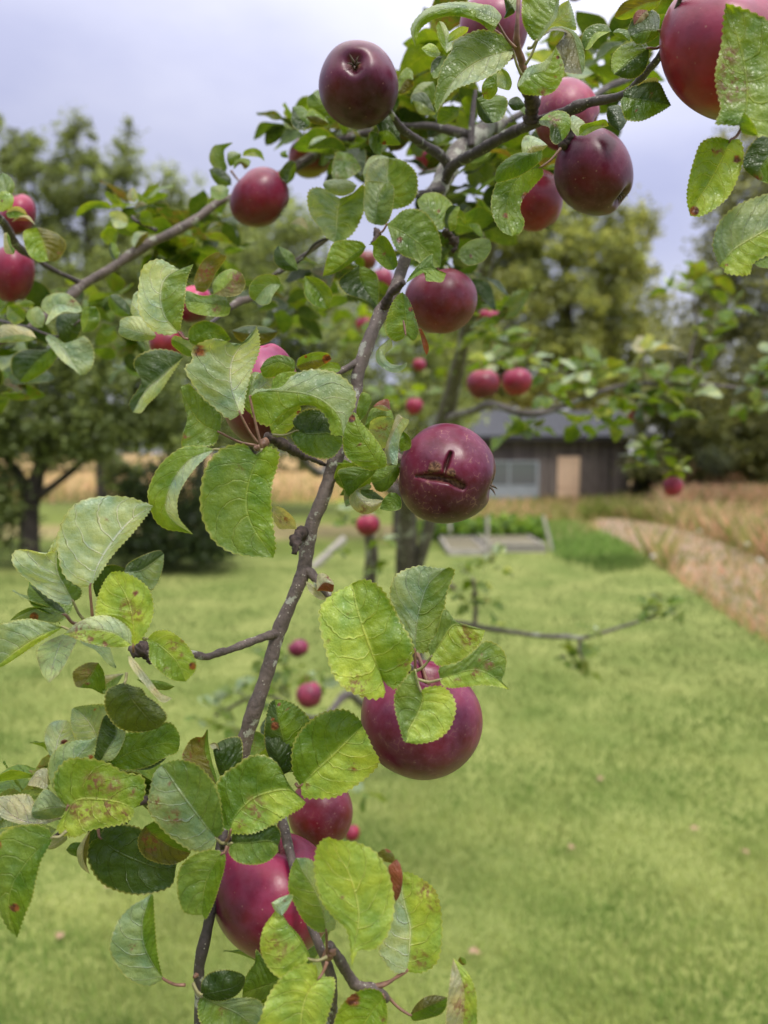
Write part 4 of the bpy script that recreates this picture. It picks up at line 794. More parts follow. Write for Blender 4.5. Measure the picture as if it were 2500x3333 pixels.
G .488 d b|745,850 850,840 985,742|770,800 860,750 950,722|800,900 880,975 940,930 975,830|za=12 zb=-10
G .490 d d|575,1000 640,900 750,830|560,920 600,830 680,808|640,990 720,900|
G .452 t t|800,1300 800,1160 760,1000 665,852|745,1170 640,1115 578,1110 585,1010 620,920|860,1240 912,1130 918,1040 890,950 820,890 730,850|s=812,980,15 m=760,1060,50 m=820,1105,50 m=740,1100,30 za=16 zb=-10 pe=800,1325
G .446 c t|788,1290 680,1215 520,1195 383,1222|785,1210 730,1150 640,1112 540,1122 450,1165|740,1300 640,1300 540,1280 440,1245|m=480,1210,70 m=600,1225,45 m=640,1275,50 m=550,1250,40 za=18 zb=-8
G .450 t y|885,1250 960,1295 1060,1390 1115,1508|930,1210 1010,1205 1100,1265 1165,1360 1172,1440|895,1300 900,1380 970,1455 1040,1500|m=1085,1350,20 m=1095,1262,18 s=1155,1415,22 m=1040,1290,40 m=1000,1445,25 pe=850,1235
G .472 o g|590,1395 545,1470 480,1545|520,1398 440,1450 452,1530|625,1460 628,1580 550,1552|m=520,1455,25 m=525,1520,18 pe=625,1330
G .478 p m|745,1460 680,1490 600,1545|690,1465 610,1480|700,1530 640,1590|
G .442 p p|768,1355 850,1450 930,1560 1033,1610|800,1370 880,1470 960,1575|785,1420 870,1530 970,1632|m=930,1550,14
G .480 g m|820,1495 950,1525 1050,1538|880,1495 980,1508|900,1545 1000,1560|
B .600 g m|848,1345 900,1370 970,1410 1060,1480 1168,1600|890,1310 940,1265 1010,1253 1080,1280 1140,1360 1172,1470|865,1400 890,1470 940,1530 1020,1560 1090,1610|s=922,1440,17 zb=-14 za=12 pe=800,1400
B .600 y g|722,1480 640,1530 560,1600 462,1658|690,1450 600,1440 530,1455 495,1520 475,1600|690,1530 600,1600 530,1640|zb=10 za=-8
B .615 d g|680,1590 700,1700 790,1840|560,1680 600,1760 700,1795|780,1640 800,1750|
B .645 b m|565,1190 550,1280 545,1370 530,1457|500,1150 440,1125 385,1140 370,1200 390,1290 440,1360 480,1420|640,1160 705,1108 722,1200 700,1290 650,1390 590,1440|za=-16 zb=-12
B .660 b b|668,1112 560,1130 462,1108|620,1082 540,1075 480,1085|640,1155 570,1176 490,1150|
B .640 c y|860,1255 865,1150 845,1060 860,948|780,1200 718,1130 720,1060 740,1000 790,960|920,1250 990,1220 1028,1150 1025,1050 980,990 920,955|zt=10
B .625 b m|775,1348 785,1240 800,1160 840,1095|730,1320 708,1240 712,1150 722,1095 770,1088|840,1345 880,1260 890,1140 870,1100|za=-10
B .665 c c|715,1090 740,1010 860,945|705,1030 740,950 800,930|740,1060 780,1000|
B .640 m y|1180,1380 1130,1280 1040,1190|1120,1370 1060,1280 1030,1210|1230,1280 1235,1220 1160,1160 1080,1160|s=1160,1265,10
B .645 d y|1225,1390 1215,1310 1265,1235|1195,1340 1200,1270 1230,1235|1260,1370 1270,1290 1285,1245|
B .650 y y|1320,1350 1280,1290 1255,1270|1300,1330 1270,1290|1315,1300 1290,1260|
B .650 g g|1270,1540 1370,1500 1470,1450|1290,1490 1360,1440 1440,1430|1330,1590 1420,1570 1470,1500|s=1350,1535,8
B .480 m c|1600,300 1450,345 1330,410 1230,510 1145,675|1580,240 1500,195 1420,178 1350,195 1250,245 1235,300 1180,390 1150,500 1132,610|1600,330 1560,390 1460,460 1350,500 1250,540 1190,610|za=16 zb=-14 pe=1655,450
B .475 b y|1515,145 1430,75 1300,45 1170,60 1060,105 1010,190 1016,278|1530,90 1440,32 1290,10 1140,30 1050,80 990,170|1475,190 1400,135 1280,98 1165,105 1080,145 1035,200|za=30 zb=12 pe=1620,290
B .520 y c|1205,320 1195,220 1160,125|1160,240 1145,160|1240,280 1220,200 1190,140|
B .520 t t|1215,250 1270,200 1338,165|1225,200 1290,160|1250,240 1320,200|
B .525 t y|1170,320 1110,310 1052,290|1140,275 1100,260|1150,340 1100,335|
B .525 d m|1180,340 1150,400 1110,440|1150,340 1115,380|1200,390 1170,450 1130,470|
Q .500 y y|230,760 210,900 95,1070|100,860 60,950 75,1040|220,880 230,980 160,1070|m=90,1020,60
Q .505 c y|260,740 320,860 310,970|220,820 225,930|340,780 385,890 360,970|
Q .455 y b|645,445 740,300 830,180 885,-20|600,420 540,330 500,220 495,80 540,-30|690,430 780,300 870,180 895,20|za=10 zb=-10 pe=560,520
Q .470 b b|660,440 800,280 960,160 1000,0|700,300 800,200 900,60|830,290 950,290 1075,325 1060,180 1020,50|
Q .480 g o|660,440 770,330 900,300 1030,360 1080,500 1145,800|740,310 870,288 1010,310 1110,400 1165,560 1170,720|740,380 840,330 950,345 980,380 860,500 920,640 930,770 1050,795|za=14 pe=530,700
Q .450 b y|460,940 600,800 760,740 860,510|450,900 560,730 700,680 800,600|500,1010 640,1030 780,1020 890,930 950,760 910,610|s=880,620,20 s=865,835,14 m=720,1000,60 m=920,720,35 zb=14
Q .520 d b|420,120 360,20 300,-10|400,150 300,200 320,130|460,60 420,-20|
Q .470 y b|250,230 120,160 0,100|200,280 80,220 0,180|270,170 180,70 80,50|
Q .560 d g|0,1060 60,1150 180,1330|20,1230 90,1320|120,1030 300,1040 340,1130 280,1280|
Q .550 d d|340,1120 440,1130 530,1130|370,1070 450,1045|400,1190 480,1180|
Q .455 y d|675,1300 800,1300 880,1360 930,1520|750,1240 870,1195 980,1220 1025,1310 1000,1430|700,1345 790,1380 800,1500 860,1560|m=860,1300,70 s=790,1255,14
Q .500 c b|1010,1330 1090,1400 1110,1470|1020,1260 1070,1250 1180,1340|1030,1400 1080,1460|
Q .480 y b|1110,1460 1250,1370 1432,1360|1130,1360 1250,1320 1390,1290|1180,1460 1300,1400|m=1390,1360,40
Q .560 d d|1420,1150 1500,1260 1550,1420|1410,1250 1450,1350|1550,1140 1640,1250 1600,1360|
C .540 c p|190,945 250,880 338,872|180,860 210,812 280,830|200,955 260,950 310,900|m=200,830,12
C .560 g y|300,1000 180,1050 110,1160 90,1290 125,1418|260,970 150,980 50,1060 0,1190 10,1300 60,1385|308,1050 250,1120 190,1190 172,1260 197,1330 175,1395|s=205,1180,26 s=85,1293,15 za=-8 zb=12 pe=415,890
C .520 g g|305,900 210,930 100,1000 20,1090|260,920 150,920 40,1000|290,970 180,1050 60,1090|
C .470 y d|942,288 860,340 790,400 735,445|920,258 850,250 770,280 725,340 720,410|945,340 920,420 860,470 790,468|pe=1040,262
C .465 d g|1005,182 930,185 830,215|1005,90 930,48 860,90 820,170|990,220 930,258 870,262|pe=1065,185
C .468 r p|935,60 900,90 855,150|880,60 850,100|940,100 890,145|
C .470 o y|1020,0 900,30 742,108|930,-30 800,10 745,80|980,50 860,100 790,118|
C .520 g t|720,190 620,200 560,300|690,150 620,145 560,180 540,250|700,195 640,230 590,290|
C .520 g y|725,195 780,200 830,250|760,172 830,190|750,215 800,235|
C .470 d g|790,580 900,600 1000,620 1078,632|800,545 880,505 960,490 1010,500 1050,580|775,610 790,680 815,720 900,725 1000,680 1050,650|m=960,570,14 s=868,662,5 za=10 zb=-6
C .468 p p|870,515 940,490 1005,495|930,475 990,465|900,510 970,505|
C .405 y y|1495,750 1530,640 1525,450 1490,270 1405,20|1450,755 1395,748 1345,740 1375,650 1350,530 1345,430 1380,270 1392,120|1520,790 1600,815 1750,790 1800,600 1790,350 1700,160 1580,80 1460,35|m=1440,510,120 m=1430,330,70 m=1400,400,40 m=1420,600,40 zb=-12 za=6
C .400 y y|1500,700 1490,760 1600,812|1520,680 1570,740|1500,790 1560,812|
C .460 y t|1432,842 1380,960 1310,1090 1240,1200 1192,1295|1350,825 1260,855 1215,960 1180,1100 1172,1200|1490,840 1512,930 1480,1060 1420,1180 1330,1258 1250,1298|s=1472,955,24 s=1217,1265,28 s=1330,908,7 m=1360,910,35 zb=-10 pe=1505,765
C .465 d g|1800,800 1700,900 1620,1000 1600,1080|1700,790 1590,830 1520,930 1515,1010|1800,1000 1740,1100 1660,1100|m=1600,1060,30 za=6
C .440 b t|1365,1597 1450,1500 1560,1430 1740,1330|1345,1540 1328,1450 1375,1320 1480,1230 1600,1180 1740,1150|1395,1610 1410,1640 1540,1648 1580,1570 1740,1480|s=1410,1590,10 za=22 zb=8
C .455 d g|1575,1580 1660,1540 1760,1480|1600,1520 1680,1470|1620,1605 1740,1600|
D .560 c m|335,520 250,420 225,290 270,180 425,108|260,535 170,500 100,400 92,280 120,130 215,80 300,120 370,150|345,490 370,340 380,230 400,160|za=-10 zb=16 pe=390,560
D .580 c b|200,540 100,520 -20,480|150,450 60,422 -10,440|170,565 60,568 -20,530|
A .600 c c|880,1560 800,1460 800,1400|830,1560 785,1500|850,1450 830,1380|
D .620 d c|360,670 220,800 130,880 60,1000|330,640 200,620 90,660 65,720 110,820 40,940|300,760 220,880 150,950 110,1000|za=10
D .600 g g|400,580 520,520 650,560|400,500 480,450 580,480|450,600 560,600|
D .590 b g|290,560 360,590 440,655|320,540 400,580|300,600 380,660|
D .640 d o|655,510 780,530 930,515|740,480 850,485|700,570 820,590 900,560|
D .600 y o|545,290 620,240 690,150|540,230 580,170 640,140|620,305 700,290 735,230 715,170|m=680,190,50 m=650,250,30
D .620 o o|440,270 500,150 590,50|430,200 480,90 560,40|500,270 560,160 620,70|m=500,160,60
D .600 m b|950,230 870,240 790,330|920,180 830,175 765,230 760,300|900,300 880,345 830,355|
D .600 g y|650,370 520,350 370,330|600,290 480,300 380,270|620,420 500,420 400,390|m=560,380,30
D .660 d g|1050,150 980,90 930,0|980,150 915,110 905,40|1040,100 1010,40|
D .640 g y|1090,180 1170,260 1235,380|1090,290 1150,360|1180,200 1255,280|
N .680 b m|0,400 60,230 20,40|-60,300 -40,120|110,280 150,160 90,70|
N .660 t t|30,440 60,330 10,230|-20,420 -30,280|120,390 140,290 80,235|s=20,330,12
N .690 p g|60,460 160,430 280,470|100,400 180,385 250,420|90,500 170,500|
N .690 p r|120,545 240,495 370,580|180,490 290,480|200,530 310,540|
N .690 y o|380,600 450,760 500,950|250,640 250,760 300,880 390,950|480,620 620,690 680,790 620,910 560,950|m=620,880,40
N .660 p g|70,650 80,750 140,880|40,680 50,850|100,700 120,790 155,830|
N .850 y g|1130,410 980,380 790,500|1100,340 950,330 850,370 790,440|1080,410 950,410 850,470|
N .840 y y|1240,360 1160,290 1080,270|1200,300 1120,235 1080,240|1200,370 1130,330|
N .850 c c|1320,560 1220,520 1130,490|1300,480 1210,430 1130,450|1280,600 1180,600|
N .850 p c|1380,350 1350,270 1370,190|1310,300 1330,220|1420,300 1400,220|
N .850 o d|1380,430 1440,390 1520,370|1390,370 1450,330|1420,450 1490,420|
N .850 g g|1440,500 1520,520 1600,600|1450,440 1540,440|1450,560 1540,590|
N .850 y y|1180,780 1090,700 1040,660|1090,770 1035,700|1200,720 1200,620 1110,590|
N .840 d y|1200,940 1150,840 1140,750|1150,920 1120,820|1230,860 1190,770|
N .840 c o|1380,810 1440,700 1530,650|1350,740 1400,650|1420,800 1500,720|
N .700 b c|500,1500 600,1400 850,1460|430,1430 450,1340 540,1285 680,1280 800,1370|470,1600 560,1530 660,1470 790,1480|m=750,1370,60 za=14
N .720 d d|600,1700 700,1600 830,1500|570,1600 600,1500 750,1480|640,1780 760,1780 840,1640|
N .700 y g|850,1680 900,1560 920,1410|830,1550 860,1440|960,1660 1030,1560 1000,1430|
N .700 b c|490,1700 640,1850 820,2120|560,1720 700,1800 860,1720 960,1840 960,2000 890,2100|480,1760 620,1950 760,2060|
N .720 g d|1130,1300 1200,1400 1330,1500|1110,1360 1160,1470 1250,1520|1200,1290 1300,1360 1350,1450|
N .740 d g|550,1820 400,1960 200,2190|440,1860 250,1860 130,1930 120,2080|600,1900 500,2050 300,2180|
N .700 p b|380,1740 200,1700 0,1740|300,1650 120,1600 0,1620|300,1770 120,1780 0,1780|
N .740 b g|250,1560 150,1480 80,1400|150,1600 70,1520|260,1480 180,1400|
N .740 m b|440,1630 350,1560 300,1440|350,1620 270,1520|460,1520 400,1420|
N .720 y y|360,1390 280,1380 190,1400|320,1360 240,1355|300,1420 230,1420|
M .800 m g|640,460 590,330 620,190|540,400 500,310 540,210|660,400 640,330 640,240 710,180|
M .800 y c|800,300 900,270 1000,345|820,250 900,225 970,260|870,300 950,310|
M .790 y o|720,420 780,350 860,390|730,350 800,315 870,340|780,370 820,415|
M .800 b g|660,330 720,300 790,280|670,270 720,255|690,390 770,340|
M .800 g d|700,560 620,500 500,420|600,570 530,500|690,490 620,420 550,400|
M .795 b m|680,600 590,620 510,590|620,560 530,570|660,660 580,695 520,660|
M .830 g g|1190,260 1170,280 1135,280|1210,250 1160,255|1210,310 1160,310|
M .820 d g|1280,350 1230,430 1200,555|1220,340 1160,400 1130,470|1280,420 1260,500|
M .800 c c|1600,180 1500,170 1400,200|1540,120 1440,140|1560,230 1460,230|
M .860 p c|1390,970 1330,920 1230,910|1370,880 1310,850|1340,970 1270,960|
B .700 g m|520,690 460,620 400,560|450,700 380,650 370,590|520,640 470,560 430,540|
B .720 d g|380,760 320,700 280,640|320,780 275,740|390,700 340,640|
B .700 y o|500,740 430,700 360,700|450,680 390,650|460,750 400,740|
B .640 y o|910,560 960,480 1005,480|910,480 960,408 1000,430|950,560 1005,520|
B .640 d y|800,790 860,790 930,860|780,720 850,680 910,720|790,850 850,870 920,870|s=830,860,14
B .640 g g|820,810 780,860 770,920|750,790 740,860|820,870 810,930|
B .660 d b|1140,680 1060,620 1000,600|1080,560 1010,560 990,590|1120,690 1040,680|
B .640 g m|1280,640 1240,700 1150,740|1180,640 1150,690|1270,700 1200,745|
B .680 b g|1130,490 1060,540 990,620|1050,500 1000,560|1140,600 1060,660|
"""
def parse_pts(s):
    return [tuple(float(a) for a in q.split(',')) for q in s.split()]
def leaf_arrays(row, rs, k_mul=1.0):
    hd, mid, A, B, opt = row.split('|')
    reg, d, ca, cb = hd.split(); d = float(d)
    conv = lambda pts: np.array([src(reg, *p) for p in pts])
    M = conv(parse_pts(mid)); A = conv(parse_pts(A)); B = conv(parse_pts(B))
    k = RG[reg][2]
    o = {}; marks = []; pe = None
    for tok in opt.split():
        a, v = tok.split('=')
        if a in 'sm' and len(a) == 1:
            x, y, r = (float(q) for q in v.split(',')); marks.append((a, *src(reg, x, y), r / k))
        elif a == 'pe': pe = src(reg, *(float(q) for q in v.split(',')))
        else: o[a] = float(v)
    size = np.linalg.norm(M[-1] - M[0])
    area = size * max(np.ptp(A[:, 0]) + np.ptp(A[:, 1]), 10)
    nt = 97 if size > 110 else 40
    ns = 9
    m = catmull(M, nt); a = catmull(np.vstack([M[:1], A, M[-1:]]), nt); b = catmull(np.vstack([M[:1], B, M[-1:]]), nt)
    t = np.linspace(0, 1, nt)
    wa = np.linalg.norm(a - m, axis=1).max(); wb = np.linalg.norm(b - m, axis=1).max()
    # serration
    teeth = .5 - np.abs((np.arange(nt) * (24 / nt * 1.0)) % 1 - .5)
    ser = (teeth * 2 - .3) * .030 * (wa + wb) * np.minimum(1, np.minimum(t, 1 - t) * 12)
    env = np.sin(np.pi * np.clip(t, 0, 1)) ** .7
    za = o.get('za', rs.choice([-1, 1, 1]) * rs.uniform(.25, .8) * wa); zb = o.get('zb', rs.choice([-1, 1, 1]) * rs.uniform(.25, .8) * wb)
    zt = o.get('zt', rs.uniform(-.18, .18) * size); zm = o.get('zm', rs.uniform(-.14, .10) * size)
    if size > 200: zt *= .5
    rows = []; cols = []; mk = []; uvs = []
    colA, colB = np.array(PAL[ca]), np.array(PAL[cb])
    jit = rs.uniform(.88, 1.12); 
    ph = rs.rand(3) * 6
    svals = np.concatenate([-np.linspace(1, 0, ns)[:-1], np.linspace(0, 1, ns)])
    for s in svals:
        e, w_, z_, c = (a, wa, za, colA) if s < 0 else (b, wb, zb, colB)
        q = abs(s)
        dirv = (e - m); ln = np.linalg.norm(dirv, axis=1)[:, None] + 1e-6
        p = m + dirv * q + dirv / ln * (ser * q ** 3)[:, None]
        cup = z_ * (.35 * q + .65 * q ** 2) * env
        wav = .055 * w_ * q * np.sin(t * 17 + ph[0] + (2 if s < 0 else 0)) * env + .08 * w_ * q * q * np.sin(t * 8 + ph[1] + s)
        quilt = -.060 * w_ * np.abs(np.sin(np.pi * ((t - .2 * q ** 1.3) * 8))) * np.minimum(1, q * 3) * (1 - q * .6) * env
        z = cup + wav + quilt + .055 * w_ * q * np.sin(t * 14 + s * 4 + ph[1]) * np.sin(t * 6 - s * 7 + ph[2]) * env + zt * t ** 1.5 + zm * 4 * t * (1 - t)
        dd = d + z * d / F
        rows.append(P3n(p[:, 0] , p[:, 1], dd) ); 
        blend = np.clip(.5 + s * 6, 0, 1)
        cc = (colA * (1 - blend) + colB * blend) * jit
        cols.append(np.tile(cc, (nt, 1)))
        mkk = np.zeros((nt, 3))
        for (ty, x, y, r) in marks:
            dist = np.hypot(p[:, 0] - x, p[:, 1] - y) / max(r, .5)
            if ty == 'm': mkk[:, 0] = np.maximum(mkk[:, 0], np.clip(1.25 - dist, 0, 1))
            else: mkk[:, 1] = np.maximum(mkk[:, 1], np.clip((1.15 - dist) * 4, 0, 1))
        # every leaf carries a little mottling
        mk.append(mkk); uvs.append(np.stack([t, np.full(nt, s * .5 + .5)], 1))
    n2 = len(svals)
    V = np.vstack(rows); idx = np.arange(n2 * nt).reshape(n2, nt)
    Q = np.stack([idx[:-1, :-1], idx[:-1, 1:], idx[1:, 1:], idx[1:, :-1]], -1).reshape(-1, 4)
    pet = None
    if pe is not None:
        b0 = P3(M[0][0], M[0][1], d); b1 = P3(pe[0], pe[1], d + .004)
        mi = (b0 + b1) / 2 + Vector((0, 0, -.0015)); r = .00085
        ins = P3(M[min(1, len(M) - 1)][0] * .15 + M[0][0] * .85, M[1][1] * .15 + M[0][1] * .85, d)
        pet = tube_arr([(*b1, r * 1.25), (*mi, r), (*b0, r * .9), (*ins, r * .5)], n=12, sides=6, lump=.03)
    return dict(V=V, Q=Q, tint=np.vstack(cols), marks=np.vstack(mk), uv=np.vstack(uvs), area=area, pet=pet, red=rs.rand() < .4)

def merge_leaf(ls):
    V, Q, T, Mk, U, o = [], [], [], [], [], 0
    for l in ls:
        V.append(l['V']); Q.append(l['Q'] + o); T.append(l['tint']); Mk.append(l['marks']); U.append(l['uv']); o += len(l['V'])
    return np.vstack(V), np.vstack(Q), np.vstack(T), np.vstack(Mk), np.vstack(U)

def rosette(c, n, size, rs, cols, droop=.2):
    """leaves fanning out from a spur tip"""
    out = []; a0 = rs.rand() * 6.28
    for i in range(n):
        az = a0 + i * 2.4 + rs.uniform(-.3, .3); el = rs.uniform(-.6, .9)
        ax = np.array([math.cos(az) * math.cos(el), math.sin(az) * math.cos(el), math.sin(el)])
        nr = np.array([0, 0, 1.]) * rs.uniform(.6, 1) + rs.uniform(-.6, .6, 3)
        Ln = size * rs.uniform(.65, 1.15)
        b = c + ax * size * .18
        l = simple_leaf(b, ax, nr, Ln, Ln * rs.uniform(.55, .72), rs.uniform(-.05, .45), PAL[cols[rs.randint(len(cols))]], rs, rs.uniform(-.1, .5))
        out.append(l)
    return out
rs = np.random.RandomState(11)
allv = [leaf_arrays(r, rs) for r in LEAFTXT.strip().split('\n')]
order = sorted(range(len(allv)), key=lambda i: -allv[i]['area'])
keep = set(order[:100])
for i, l in enumerate(allv):
    if i in keep:
        o = mesh_obj('leaf', l['V'], l['Q'], M_LEAF, TREE, l['tint'], l['marks'], l['uv'])
        if l['pet'] is not None:
            mesh_obj('leaf_stalk', l['pet'][0], clean(l['pet'][1]), M_PETR if l['red'] else M_PET, o)
rest = [allv[i] for i in range(len(allv)) if i not in keep]
# leaves further back in the crown, too many to trace
crs = np.random.RandomState(5)
NEAR = [(200, 2490, 60, 50, .50, .56, 2, 'gbm'), (330, 2600, 60, 70, .50, .56, 2, 'gd'), (110, 2640, 60, 40, .50, .55, 2, 'bg'), (540, 2560, 60, 50, .52, .56, 2, 'gd'), (960, 2480, 60, 50, .56, .6, 1, 'gd'),
         (900, 3180, 70, 40, .50, .55, 1, 'gm'), (240, 2050, 40, 40, .5, .53, 1, 'gb'), (1200, 1560, 50, 60, .57, .62, 2, 'gd'), (760, 1300, 60, 60, .52, .56, 1, 'gd')]
FILL = [  # x, y, half-width, half-height (photo px), nearest d, farthest d, rosettes, palette
    (1330, 330, 150, 110, .8, 1.1, 9, 'gdym'), (1250, 420, 160, 60, .8, 1.1, 8, 'gdm'), (1160, 500, 120, 40, .8, 1.0, 5, 'gd'), (1000, 420, 70, 60, .9, 1.05, 4, 'gdy'),
    (1480, 380, 90, 120, .75, 1.05, 7, 'gdym'), (1700, 500, 90, 60, .75, 1.0, 6, 'gdyo'), (1620, 560, 110, 80, .8, 1.1, 8, 'gdym'), (1500, 680, 90, 60, .8, 1.2, 5, 'gdy'),
    (1480, 150, 60, 90, .75, 1.0, 3, 'yt'), (1850, 230, 90, 60, .8, 1.2, 5, 'gdb'), (2020, 170, 90, 90, .8, 1.2, 5, 'gdb'), (1980, 330, 60, 50, .9, 1.2, 2, 'gd'),
    (1430, 820, 140, 90, .85, 1.2, 6, 'gdb'), (1130, 930, 90, 90, .85, 1.2, 5, 'gd'), (1000, 1010, 120, 60, .9, 1.3, 4, 'gd'), (700, 760, 90, 60, .95, 1.2, 4, 'gd'),
    (620, 880, 140, 80, .95, 1.3, 5, 'gdy'), (560, 800, 80, 50, .9, 1.0, 3, 'gy'), (330, 1010, 80, 50, .9, 1.1, 3, 'gy'), (120, 1100, 120, 80, .85, 1.1, 6, 'gdb'), (80, 1230, 90, 60, .85, 1.1, 3, 'gb'),
    (350, 1150, 80, 60, .9, 1.1, 2, 'gd'), (480, 680, 60, 40, .9, 1.1, 2, 'gy'), (2350, 20, 150, 60, .6, .9, 3, 'gy'), (1900, 120, 50, 40, .9, 1.1, 1, 'y'),
    (1560, 1000, 90, 60, 1.0, 1.4, 4, 'gmy'), (1480, 760, 60, 60, .75, .95, 3, 'gm')]
for (x, y, hw, hh, d0, d1, n, pal) in FILL:
    pal = pal.replace('y', 'm').replace('t', 'y') + 'gd'; n = int(n * 1.2 + .5)
    for _ in range(n):
        c = P3n(x + crs.uniform(-hw, hw), y + crs.uniform(-hh, hh), crs.uniform(d0, d1))
        rest += rosette(c, crs.randint(4, 7), .046, crs, pal)
nrs = np.random.RandomState(99)
for (x, y, hw, hh, d0, d1, n, pal) in NEAR:
    for _ in range(n):
        rest += rosette(P3n(x + nrs.uniform(-hw, hw), y + nrs.uniform(-hh, hh), nrs.uniform(d0, d1)), nrs.randint(4, 7), .042, nrs, pal)
V, Q, T, Mk, U = merge_leaf(rest)
tagp(mesh_obj('foliage', V, Q, M_LEAF, TREE, T, Mk, U), kind='stuff')
# leaf clusters on the far side of the tree, 1.7 to 3 m away
CL = [  # x, y, d, n, size, palette
    (1600, 1180, 1.7, 7, .06, 'gbc'), (1650, 1120, 1.75, 7, .06, 'gdm'), (1620, 1090, 1.9, 6, .06, 'ym'), (1725, 1160, 1.8, 7, .06, 'cbm'), (1560, 1110, 1.9, 6, .06, 'yg'),
    (1800, 1290, 1.75, 7, .055, 'ytg'), (1890, 1210, 1.8, 7, .06, 'ccg'), (1925, 1245, 1.8, 6, .06, 'cgb'), (1970, 1200, 1.8, 6, .055, 'ygt'), (2110, 1150, 1.85, 7, .065, 'cbp'),
    (2080, 1200, 1.85, 5, .06, 'gd'), (2170, 1225, 1.9, 5, .055, 'tyy'), (2020, 1290, 1.85, 7, .06, 'cbg'), (2090, 1310, 1.85, 7, .06, 'dgb'), (2160, 1290, 1.85, 7, .06, 'gbc'), (2220, 1330, 1.85, 6, .055, 'gm'),
    (2250, 1280, 1.9, 6, .06, 'gcb'), (1940, 1350, 1.8, 6, .055, 'cgm'), (1990, 1380, 1.8, 6, .055, 'gty'), (2010, 1340, 1.8, 6, .05, 'cg'), (2200, 1350, 1.9, 4, .05, 'dg'), (1880, 1380, 1.75, 5, .055, 'mg'),
    (1660, 1420, 1.75, 6, .055, 'mcg'), (1700, 1400, 1.75, 5, .05, 'gd'), (1740, 1400, 1.75, 4, .045, 'gc'), (2120, 1470, 1.95, 6, .055, 'yg'), (2110, 1455, 1.95, 4, .05, 'cg'), (2090, 1510, 1.98, 6, .055, 'gyd'),
    (2200, 1530, 1.98, 7, .045, 'ttc'), (2250, 930, 1.9, 7, .065, 'yyt'), (2300, 900, 1.9, 6, .06, 'ygy'), (2190, 940, 1.9, 5, .06, 'yc'), (2370, 1000, 1.9, 6, .07, 'tyg'), (2330, 1040, 1.9, 5, .06, 'gd'), (2310, 1110, 1.9, 5, .06, 'cbg'),
    (2300, 1160, 1.9, 4, .05, 'yg'), (2490, 1210, 1.9, 6, .055, 'ggd'), (2460, 1260, 1.9, 6, .055, 'bdg'), (2500, 1310, 1.9, 5, .06, 'dgb'), (2430, 1310, 1.9, 4, .055, 'gb'), (2510, 1150, 1.9, 3, .055, 'cb'),
    (1900, 1160, 1.9, 5, .06, 'gm'), (1780, 1220, 1.9, 6, .055, 'ytm'), (1840, 1260, 1.8, 5, .05, 'yg'), (1520, 1170, 2.2, 6, .06, 'ymg'), (1440, 1120, 2.3, 6, .06, 'ymg'), (1400, 1060, 2.3, 6, .06, 'ymg'), (1320, 1130, 2.4, 6, .06, 'yt'),
    (1280, 1200, 2.4, 6, .06, 'ymg'), (1250, 1290, 2.5, 5, .06, 'tyg'), (1310, 1290, 2.6, 6, .06, 'tty'), (1380, 1280, 2.6, 5, .055, 'ytg'), (1430, 1240, 2.5, 5, .055, 'mg'), (1140, 1120, 2.4, 6, .06, 'yg'), (1080, 1060, 2.4, 6, .06, 'mg'), (1000, 1100, 2.5, 5, .06, 'ymg'),
    (1160, 1040, 2.2, 6, .06, 'gty'), (1230, 1060, 2.0, 6, .055, 'my'), (940, 1060, 2.5, 5, .06, 'mgd'),
    (1160, 1650, 2.6, 7, .06, 'ccg'), (1130, 1700, 2.6, 7, .06, 'mcy'), (1200, 1670, 2.65, 6, .05, 'ymc'), (1240, 1760, 2.7, 6, .06, 'gmc'), (1140, 1590, 2.7, 5, .05, 'cm'), (1110, 1790, 2.8, 4, .045, 'gm'),
    (1545, 1890, 2.65, 7, .055, 'gmc'), (1580, 1840, 2.65, 7, .055, 'cmt'), (1510, 1850, 2.65, 6, .05, 'gym'), (1620, 1810, 2.65, 5, .05, 'mcc'), (1530, 1960, 2.65, 7, .055, 'gdm'), (1590, 1960, 2.6, 5, .05, 'dgo'), (1640, 1850, 2.65, 4, .045, 'cc'), (1480, 1930, 2.7, 5, .05, 'go'),
    (2160, 1970, 2.5, 8, .07, 'cmy'), (2110, 1975, 2.5, 6, .06, 'cy'), (2200, 1995, 2.5, 5, .05, 'mc'), (1885, 2140, 2.5, 6, .07, 'gdm'), (1900, 2180, 2.5, 4, .07, 'dg'), (1850, 2150, 2.5, 4, .06, 'mg'), (1925, 2045, 2.5, 4, .05, 'cty'), (1600, 2035, 2.55, 3, .05, 'cm'),
    (1220, 1850, 3.0, 5, .06, 'gm'), (820, 2200, 2.1, 7, .06, 'bbm'), (770, 2260, 2.1, 7, .06, 'bbm'), (700, 2310, 2.1, 7, .065, 'bmb'), (740, 2360, 2.1, 6, .06, 'bgm'), (900, 2230, 2.1, 6, .06, 'bmg'), (940, 2170, 2.1, 6, .055, 'ymg'), (1040, 2230, 2.1, 5, .05, 'bm'),
    (650, 2340, 2.1, 5, .055, 'bbm'), (1030, 2200, 2.2, 5, .05, 'cm'), (840, 2290, 2.1, 5, .055, 'bgb'), (1190, 2580, 2.0, 4, .05, 'bm'), (880, 2150, 2.1, 5, .05, 'ymy')]
for (x, y, d, n, sz, pal) in CL[:100]:
    pal = pal.replace('y', 'm').replace('t', 'y') + 'g'
    V, Q, T, Mk, U = merge_leaf(rosette(P3n(x, y, d), n, sz, crs, pal))
    mesh_obj('leaf_cluster', V, Q, M_LEAF, TREE, T, Mk, U)
